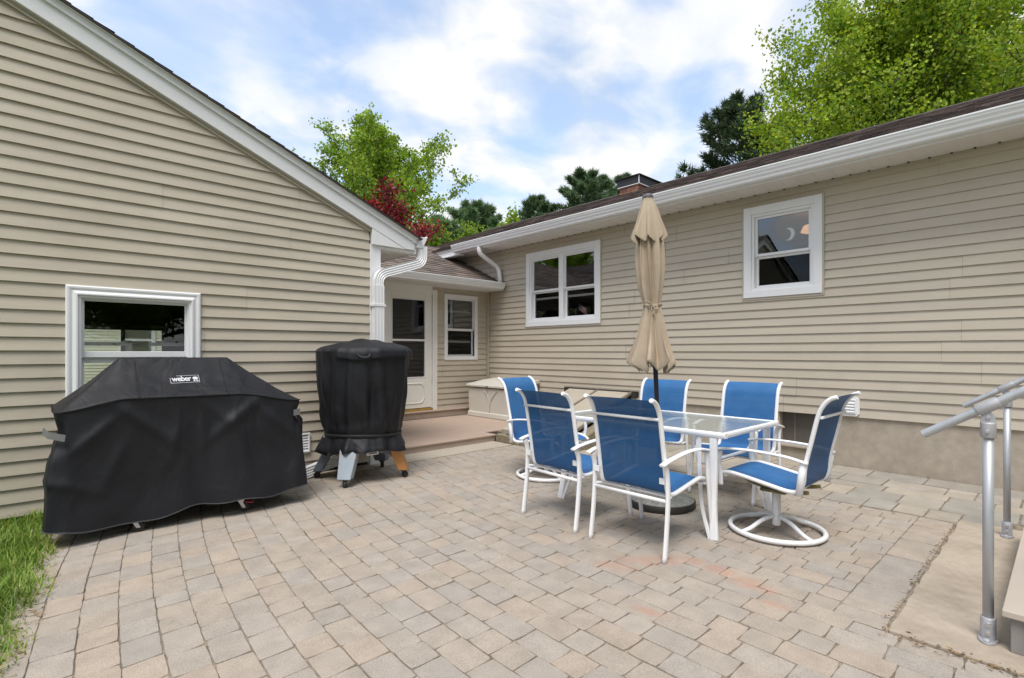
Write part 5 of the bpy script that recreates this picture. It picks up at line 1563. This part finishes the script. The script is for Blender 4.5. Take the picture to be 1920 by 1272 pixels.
# flag
fl = empty('small_flag', (HX+.16,5.52,1.90), 0, 'small striped flag on a stick among houseplants in the wide window', 'flag')
mb = MB(); mb.tube([(0,.07,-.10),(0,.03,.16)],.004,6); mb.build('flag_stick', M['room_dim'], fl)
mb = MB()
for i in range(13):
    for j in range(8):
        z0_, y0_ = .155-.0085*i, .03-.021*j
        mb.cur = (.10,.12,.32) if (i < 7 and j < 3) else ((.62,.10,.12) if i % 2 == 0 else (.9,.88,.86))
        wv = lambda yy: .008*math.sin(yy*40)
        dz = -.055*(j/8)
        q = [(wv(y0_),y0_,z0_-.012*j),(wv(y0_-.021),y0_-.021,z0_-.012*(j+1)),(wv(y0_-.021),y0_-.021,z0_-.0085-.012*(j+1)),(wv(y0_),y0_,z0_-.0085-.012*j)]
        mb.poly(q)
mb.build('flag_cloth', M['flag'], fl)
def houseplant(x, y, z, seed, label):
    r2 = random.Random(seed)
    root = empty('houseplant', (x,y,z), 0, label, 'plant', 'houseplants on the wide window sill')
    mb = MB(); mb.lathe([(.04,-.09),(.055,0),(.05,0)],0,0,14); mb.build('pot', M['room_dim'], root)
    mb = MB()
    for _ in range(16):
        a = r2.uniform(0,2*PI); l = r2.uniform(.08,.17); h = r2.uniform(.05,.14)
        P = smooth_path([(0,0,0),(l*.5*math.cos(a),l*.5*math.sin(a),h),(l*math.cos(a),l*math.sin(a),h*r2.uniform(.2,.9))],4)
        for p, q in zip(P, P[1:]):
            s = Vector((-math.sin(a),math.cos(a),0))*.005
            mb.poly([p-s,q-s,q+s,p+s])
    mb.build('foliage', M['plant'], root)
houseplant(HX+.15,5.62,1.86,1,'trailing houseplant on the sill beside the small flag')
houseplant(HX+.15,5.33,1.86,4,'low houseplant at the right end of the sill past the small flag')
houseplant(HX+.15,6.42,1.85,3,'low houseplant behind the left sash of the wide window')

# ================================================================== VEGETATION
def np_mesh(name, V, F, C, m, parent=None):
    """V (n,3), F (k,q) uniform faces, C (k,3) face colours"""
    me = bpy.data.meshes.new(name); q = F.shape[1]
    me.vertices.add(len(V)); me.vertices.foreach_set('co', V.astype(np.float32).ravel())
    me.loops.add(F.size); me.loops.foreach_set('vertex_index', F.astype(np.int32).ravel())
    me.polygons.add(len(F)); me.polygons.foreach_set('loop_start', np.arange(0, F.size, q, dtype=np.int32))
    me.update(calc_edges=True)
    ca = me.color_attributes.new('Col', 'FLOAT_COLOR', 'CORNER')
    cc = np.concatenate([np.repeat(C, q, axis=0), np.ones((F.size,1))], axis=1)
    ca.data.foreach_set('color', cc.astype(np.float32).ravel())
    me.materials.append(m); me.validate()
    o = bpy.data.objects.new(name, me); return link(o, parent)

def leaves_at(pts, size, rng, colours, droop=.3, aspect=.75):
    n = len(pts)
    d = rng.normal(size=(n,3)); d[:,2] -= droop; d /= np.linalg.norm(d,axis=1)[:,None]
    u = rng.normal(size=(n,3)); u[:,2] *= .5
    s = np.cross(d,u); s /= np.linalg.norm(s,axis=1)[:,None]
    nn_ = np.cross(d,s)
    L = size*rng.uniform(.6,1.25,size=(n,1)); Wd = L*aspect*.5
    bend = nn_*L*rng.uniform(-.18,.18,size=(n,1))
    V = np.stack([pts, pts+d*L*.45-s*Wd+bend, pts+d*L, pts+d*L*.45+s*Wd+bend],axis=1).reshape(-1,3)
    F = np.arange(4*n).reshape(n,4)
    C = np.array(colours)[rng.integers(0,len(colours),n)]*rng.uniform(.75,1.2,size=(n,1))
    return V, F, C

def broadleaf(name, base, H, rad, nleaf, lsize, m, colours, seed, label, cat='tree', trunk_r=.16, first=.22, top_narrow=.75, limb_n=26, upward=.9, group=None, spread=.16, peak=.35, pw=.9):
    rng = np.random.default_rng(seed); r2 = random.Random(seed)
    root = empty(name, (*base,-.04), 0, label, cat, group)
    wood = MB(); tw = []
    tp = [Vector((noise.noise(Vector((seed,i*.4,0)))*.03*H*(i/8), noise.noise(Vector((seed+9,i*.4,0)))*.03*H*(i/8), H*.92*i/8)) for i in range(9)]
    wood.tube(tp, [trunk_r*(1-.88*i/8) for i in range(9)], 8)
    tops = [(tp[-1], 1.0)]
    def prof(h):   # crown radius at relative height
        if h < peak: return rad*(.62+.38*(h/peak))
        return rad*max(.06,(1-((h-peak)/(1-peak))*top_narrow))**pw
    for i in range(limb_n):
        h = first + (1-first)*.97*((i+.5)/limb_n)**.95
        z = h*H*.92; k = z/(H*.92)*8; a = int(min(7,k)); st = tp[a].lerp(tp[a+1], min(1,k-a))
        az = i*2.39996 + r2.uniform(-.4,.4); rel = (h-first)/(1-first)
        ln = prof(rel)*r2.uniform(.78,1.15)
        el = upward*(.35+.65*rel) + r2.uniform(-.12,.12)
        d = Vector((math.cos(az)*math.cos(el), math.sin(az)*math.cos(el), math.sin(el)))
        pts = [st]; p = st.copy(); nseg = 6
        LL = ln/max(.35,math.cos(el)) if el < 1.1 else ln*1.3
        LL = min(LL, H*.42)
        for s_ in range(nseg):
            d = (d + Vector((r2.uniform(-.13,.13),r2.uniform(-.13,.13),r2.uniform(-.02,.12)))).normalized()
            p = p + d*LL/nseg; pts.append(p.copy())
        r0 = trunk_r*(.40*(1-.6*rel))
        wood.tube(pts, [r0*(1-.85*q/nseg) for q in range(nseg+1)], 5, cap=False)
        for q in range(1, nseg+1):
            for b in range(3 if q > 1 else 1):
                a2 = r2.uniform(0,2*PI); l2 = LL*.36*(1-.55*q/nseg)*r2.uniform(.6,1.3)
                dd = (d*.55 + Vector((math.cos(a2),math.sin(a2),r2.uniform(-.15,.65)))*.8).normalized()
                e = [pts[q]]; pp = pts[q].copy()
                for t in range(3):
                    dd = (dd+Vector((r2.uniform(-.2,.2),r2.uniform(-.2,.2),r2.uniform(-.08,.15)))).normalized(); pp = pp+dd*l2/3; e.append(pp.copy())
                wood.tube(e, [r0*.28,r0*.2,r0*.14,r0*.06], 3, cap=False)
                tw.append(e)
    tw.append([tp[-2],tp[-1],tp[-1]+Vector((.05,0,H*.04)),tp[-1]+Vector((.08,.02,H*.08))])
    wood.build('trunk', M['bark'], root)
    T = np.array([[tuple(q) for q in e] for e in tw])         # (m,4,3)
    idx = rng.integers(0,len(T),nleaf); tt = rng.uniform(.15,3,nleaf); k = np.minimum(tt.astype(int),2); f = (tt-k)[:,None]
    P = T[idx,k]*(1-f)+T[idx,k+1]*f
    P = P + rng.normal(size=(nleaf,3))*spread*np.array([1,1,.7])
    V, F, C = leaves_at(P, lsize, rng, colours)
    C = C*(.85+.3*rng.random(len(T)))[idx][:,None]
    np_mesh('crown', V, F, C, m, root)
    return root

def pine(name, base, H, rad, seed, label, ntuft=2600, bare=.15, group=None, tint=1.0, nb=70, ts=.38, cat='pine tree', pw=.75):
    rng = np.random.default_rng(seed); r2 = random.Random(seed)
    root = empty(name, (*base,-.04), 0, label, cat, group)
    wood = MB(); wood.tube([(0,0,0),(.05,0,H*.5),(0,.05,H*.98)],[H*.014,H*.010,.02],7)
    pts = []; dirs = []
    for i in range(nb):
        h = bare + (1-bare)*(i/nb)**.92; z = h*H
        rel = (h-bare)/(1-bare)
        ln = rad*(1-rel)**pw*r2.uniform(.55,1.25)*(.75+.25*min(1,rel*6)) + .25
        az = (i//5)*.6 + (i%5)*2*PI/5 + r2.uniform(-.35,.35)
        el = r2.uniform(-.08,.22)+.35*rel
        d = Vector((math.cos(az)*math.cos(el),math.sin(az)*math.cos(el),math.sin(el))); p = Vector((0,0,z)); path = [p.copy()]
        for s_ in range(6):
            d = (d+Vector((r2.uniform(-.12,.12),r2.uniform(-.12,.12),.05))).normalized(); p = p+d*ln/6; path.append(p.copy())
        wood.tube(path,[.05*(1-.85*q/6)*(1-.6*rel)+.008 for q in range(7)],4,cap=False)
        for q in range(2,7):
            for b in range(4):
                l2 = ln*.30*(1.15-q/7)*r2.uniform(.5,1.2)+.12; sd = d.cross(Vector((0,0,1))).normalized()*(1 if b%2 else -1)
                e = path[q] + (d*.7+sd*r2.uniform(.4,1)+Vector((0,0,r2.uniform(-.05,.3)))).normalized()*l2
                for t in (.35,.7,1.0):
                    pts.append(tuple(path[q].lerp(e,t))); dirs.append(tuple((e-path[q]).normalized()))
            pts.append(tuple(path[q])); dirs.append(tuple(d))
    for t in range(6): pts.append((0,0,H*(.93+.012*t))); dirs.append((0,0,1))
    wood.build('trunk', M['bark'], root)
    P0 = np.array(pts); D0 = np.array(dirs)
    per = max(3, int(ntuft*9/len(P0)))
    idx = np.repeat(np.arange(len(P0)),per); n = len(idx)
    d = D0[idx]*.75 + rng.normal(size=(n,3))*.62; d[:,2] += .18; d /= np.linalg.norm(d,axis=1)[:,None]
    s = np.cross(d,rng.normal(size=(n,3))); s /= np.linalg.norm(s,axis=1)[:,None]
    L = ts*rng.uniform(.5,1.2,size=(n,1)); Wd = .028*rng.uniform(.7,1.6,size=(n,1))*(ts/.38)
    p = P0[idx]+rng.normal(size=(n,3))*.06
    V = np.stack([p-s*Wd,p+s*Wd,p+d*L],axis=1).reshape(-1,3)
    cols = np.array([(1,1,1),(.75,.85,.8),(1.3,1.25,1.0),(.85,1.0,1.05)])[rng.integers(0,4,n)]*rng.uniform(.7,1.25,size=(n,1))*tint
    np_mesh('crown', V, np.arange(3*n).reshape(n,3), cols, M['needle'], root)
    return root

GREEN = [(1,1,1),(1.25,1.15,1.0),(.75,.9,.9),(1.4,1.2,.8),(.85,1.0,.8)]
YEL = [(1.25,1.1,.8),(1.5,1.25,.9),(1.0,1.0,.9),(.8,.95,.9),(1.7,1.35,.9)]
RED = [(1,1,1),(1.5,1.2,1.2),(.7,.8,.8),(1.9,1.0,1.1)]
D = 19; broadleaf('maple_tree', at_depth(703,D), 9.75, 4.2, 48000, .105, M['leaf'], GREEN, 4, 'slim bright green maple rising behind the garage roof', first=.36, upward=1.0, limb_n=62, trunk_r=.12, top_narrow=1.0, spread=.10, peak=.1, pw=.95)
D = 14; broadleaf('red_maple', at_depth(698,D), 5.2, 2.3, 18000, .10, M['leaf_red'], RED, 8, 'dark red leaved maple just above the garage eave', first=.3, upward=.6, limb_n=30, trunk_r=.08, spread=.15, top_narrow=.8, peak=.5)
D = 19; broadleaf('maple_tree', at_depth(1708,D), 13.9, 6.3, 190000, .128, M['leaf'], YEL, 15, 'large bright green maple behind the house roof, filling the upper right corner', first=.12, upward=.72, limb_n=110, trunk_r=.26, spread=.27, top_narrow=.72, peak=.30, pw=.9)
D = 22; broadleaf('maple_tree', at_depth(1950,D), 15.4, 5.0, 60000, .15, M['leaf'], YEL, 23, 'tall loose maple at the right edge beside the large one', first=.2, upward=1.0, limb_n=50, trunk_r=.22, spread=.20, top_narrow=.8, peak=.3)
D = 50; broadleaf('leafy_tree', at_depth(962,D), 14.3, 3.2, 7000, .32, M['leaf'], YEL, 31, 'pale yellow green tree crown peeping over the roof between the pines', first=.3, limb_n=22, spread=.35)
D = 27; pine('pine_tree', at_depth(1388,D), 14.1, 4.5, 5, 'tall dark pine left of the large maple above the house roof', ntuft=8000, tint=.55, ts=.34, nb=95, bare=.2, pw=.62)
for i, (px, D, H, rad, seed, lab, tint) in enumerate((
    (1100,44,16.2,4.0,6,'broad pine left of the chimney behind the house roof',1.0),
    (1128,48,17.2,2.6,13,'narrow pine tip between the broad pine and the chimney',1.0),
    (1170,46,16.6,2.6,14,'pine tip directly behind the chimney',1.0),
    (1008,46,14.6,3.3,7,'dark pine above the middle of the roof slope, left of the broad pine',1.0),
    (1036,48,14.4,2.4,17,'slender pine tip close beside the dark mid-roof pine',1.0),
    (884,40,12.2,4.2,9,'spreading blue green pine over the left end of the house roof',1.3),
    (912,44,12.9,3.0,19,'thin pine just right of the spreading blue green pine',1.3),
    (820,36,10.0,3.2,10,'soft pine low between garage gutter and house roof',1.35))):
    pine('pine_tree', at_depth(px,D), H, rad, seed, lab, ntuft=5200, tint=tint, ts=.42, nb=64, bare=.25, group='pines beyond the house', pw=.50)
# trees behind the photographer (they show only as reflections in the window panes)
k = 0
for x, y, s in ((-2,-13,1.0),(3.2,-15,1.15),(8.5,-14,1.05),(-9,-15,1.05),(-11,21,1.0)):
    src = [o for o in col.objects if o.name.startswith('maple_tree') and o.parent is None]
    c = copy_tree(src[k % 2]); c.location = (x,y,-.04); c.scale = (s*1.1,s*1.1,s*.85); c.rotation_euler = (0,0,k*1.3); k += 1
    c['label'] = 'green maple standing behind the photographer, seen only as a reflection'; c['group'] = 'trees behind the photographer'

# grass
rng = np.random.default_rng(3)
n = 46000
y = rng.uniform(1.6,5.25,n); x = rng.uniform(-1.6,.12,n)
ex = np.array([edge_x(v) for v in y]) + .035 + .03*np.sin(y*9) + rng.normal(size=n)*.018
ok = (x < ex); x, y = x[ok], y[ok]; n = len(x)
clump = np.array([noise.noise(Vector((a*3,b*3,0))) for a,b in zip(x,y)])
edge_d = np.clip((ex[ok]-x)/.10,0,1)
h = (.055+.065*rng.random(n))*(.50+.6*edge_d)*(1+.5*clump)
a = rng.uniform(0,2*PI,n); lean = rng.uniform(.2,.9,n)*h
dx, dy = np.cos(a)*lean, np.sin(a)*lean; w = .0028+.002*rng.random(n); sx, sy = -np.sin(a)*w, np.cos(a)*w
z0 = np.full(n,-.045)
p0 = np.stack([x-sx,y-sy,z0],1); p1 = np.stack([x+sx,y+sy,z0],1)
p2 = np.stack([x+sx*.8+dx*.35,y+sy*.8+dy*.35,z0+h*.6],1); p3 = np.stack([x-sx*.8+dx*.35,y-sy*.8+dy*.35,z0+h*.6],1)
p4 = np.stack([x+dx,y+dy,z0+h],1)
V = np.stack([p0,p1,p2,p3,p2*.5+p3*.5+0,p4],1)
V = np.stack([p0,p1,p2,p3,p3,p2,p4,p4],1).reshape(-1,3)
F = np.concatenate([np.arange(n)[:,None]*8+np.array([[0,1,2,3]]), np.arange(n)[:,None]*8+np.array([[4,5,6,7]])])
dry = (rng.random(n) < (.10+.55*(1-edge_d)))[:,None]
C = np.where(dry, np.array([[2.2,1.45,2.6]]), np.array([[1,1,1]]))*rng.uniform(.65,1.35,size=(n,1))
C = np.concatenate([C,C])
me_o = np_mesh('grass', V, F, C, M['grass'])
tag(me_o, 'green lawn grass with dry edges at the lower left beside the pavers', 'grass', kind='stuff')

# ================================================================== SKY, SUN, CAMERA
w = bpy.data.worlds.new('World'); scene.world = w; w.use_nodes = True
nt = w.node_tree; N = nt.nodes; L = nt.links
bg = N['Background']; out = N['World Output']
SUN_EL, SUN_AZ = R(62), None
sun_dir = Vector((-.45,-.35,0)).normalized()   # horizontal direction the light comes from
sky = N.new('ShaderNodeTexSky'); sky.sky_type = 'NISHITA'; sky.sun_disc = False
sky.sun_elevation = SUN_EL; sky.sun_rotation = math.atan2(sun_dir.x, sun_dir.y); sky.dust_density = .6; sky.ozone_density = 1.5
L.new(sky.outputs[0], bg.inputs[0]); bg.inputs[1].default_value = .15
tc = N.new('ShaderNodeTexCoord'); sep = N.new('ShaderNodeSeparateXYZ'); L.new(tc.outputs['Generated'], sep.inputs[0])
def math_n(op, a, b):
    m = N.new('ShaderNodeMath'); m.operation = op
    for i, v in enumerate((a, b)):
        if v is None: continue
        if isinstance(v, (int, float)): m.inputs[i].default_value = v
        else: L.new(v, m.inputs[i])
    return m.outputs[0]
zz = math_n('ADD', math_n('MAXIMUM', sep.outputs[2], 0.0), .22)
cmb = N.new('ShaderNodeCombineXYZ'); L.new(math_n('DIVIDE', sep.outputs[0], zz), cmb.inputs[0]); L.new(math_n('DIVIDE', sep.outputs[1], zz), cmb.inputs[1])
mp = N.new('ShaderNodeMapping'); mp.inputs['Location'].default_value = (2.3,.4,0); mp.inputs['Rotation'].default_value = (0,0,R(35)); mp.inputs['Scale'].default_value = (1.0,1.25,1); L.new(cmb.outputs[0], mp.inputs[0])
n1 = N.new('ShaderNodeTexNoise'); n1.inputs['Scale'].default_value = 3.4; n1.inputs['Detail'].default_value = 6; n1.inputs['Roughness'].default_value = .50; n1.inputs['Distortion'].default_value = .25
L.new(mp.outputs[0], n1.inputs['Vector'])
n2 = N.new('ShaderNodeTexNoise'); n2.inputs['Scale'].default_value = 1.3; n2.inputs['Detail'].default_value = 3; L.new(mp.outputs[0], n2.inputs['Vector'])
cov = math_n('ADD', math_n('MULTIPLY', n1.outputs['Fac'], .62), math_n('MULTIPLY', n2.outputs['Fac'], .48))
# blue gaps in the cloud, by direction in the sky
def gap(px, py, spread, amt):
    u, v = (px-960)/FPX, (660-py)/FPX
    d = Vector((C_*u+S_, -S_*u+C_, v)).normalized()
    vm = N.new('ShaderNodeVectorMath'); vm.operation = 'DOT_PRODUCT'; vm.inputs[1].default_value = d; L.new(tc.outputs['Generated'], vm.inputs[0])
    mr = N.new('ShaderNodeMapRange'); mr.interpolation_type = 'SMOOTHSTEP'; L.new(vm.outputs['Value'], mr.inputs[0])
    mr.inputs[1].default_value = math.cos(spread); mr.inputs[2].default_value = 1.0; mr.inputs[3].default_value = 0; mr.inputs[4].default_value = amt
    return mr.outputs[0]
for g in ((400,90,.16,.12),(250,30,.12,.07),(1270,60,.13,.10),(690,70,.10,.04),(1010,225,.07,.08),(1000,335,.10,.04)):
    cov = math_n('SUBTRACT', cov, gap(*g))
rp = ramp(nt, cov, [(.38,(.42,)*3),(.62,(1,)*3)]); rp.color_ramp.interpolation = 'EASE'
shade = ramp(nt, n1.outputs['Fac'], [(.36,(.62,.72,.86)),(.46,(.80,.86,.94)),(.57,(1.0,1.0,1.0))])
bg2 = N.new('ShaderNodeBackground'); L.new(shade.outputs[0], bg2.inputs[0]); bg2.inputs[1].default_value = .475
mx = N.new('ShaderNodeMixShader'); L.new(rp.outputs[0], mx.inputs[0]); L.new(bg.outputs[0], mx.inputs[1]); L.new(bg2.outputs[0], mx.inputs[2])
L.new(mx.outputs[0], out.inputs[0])

sl_ = bpy.data.lights.new('sun', 'SUN'); sl_.energy = 1.5; sl_.angle = R(26); sl_.color = (1,.965,.91)
so = bpy.data.objects.new('sun', sl_); col.objects.link(so)
dv_ = -(sun_dir*math.cos(SUN_EL) + Vector((0,0,math.sin(SUN_EL))))
so.rotation_mode = 'QUATERNION'; so.rotation_quaternion = dv_.to_track_quat('-Z','Y'); so.location = (0,0,20)

cam = bpy.data.cameras.new('camera'); cam.sensor_width = 36; cam.lens = 36*FPX/1920; cam.shift_y = .0125; cam.clip_end = 2000; cam.clip_start = .05
co = bpy.data.objects.new('camera', cam); col.objects.link(co); co.location = (0,0,CAMH); co.rotation_euler = (R(90),0,-TH); scene.camera = co
vs = scene.view_settings; vs.view_transform = 'Standard'; vs.look = 'None'; vs.gamma = 1; vs.use_curve_mapping = False; vs.exposure = 1.12
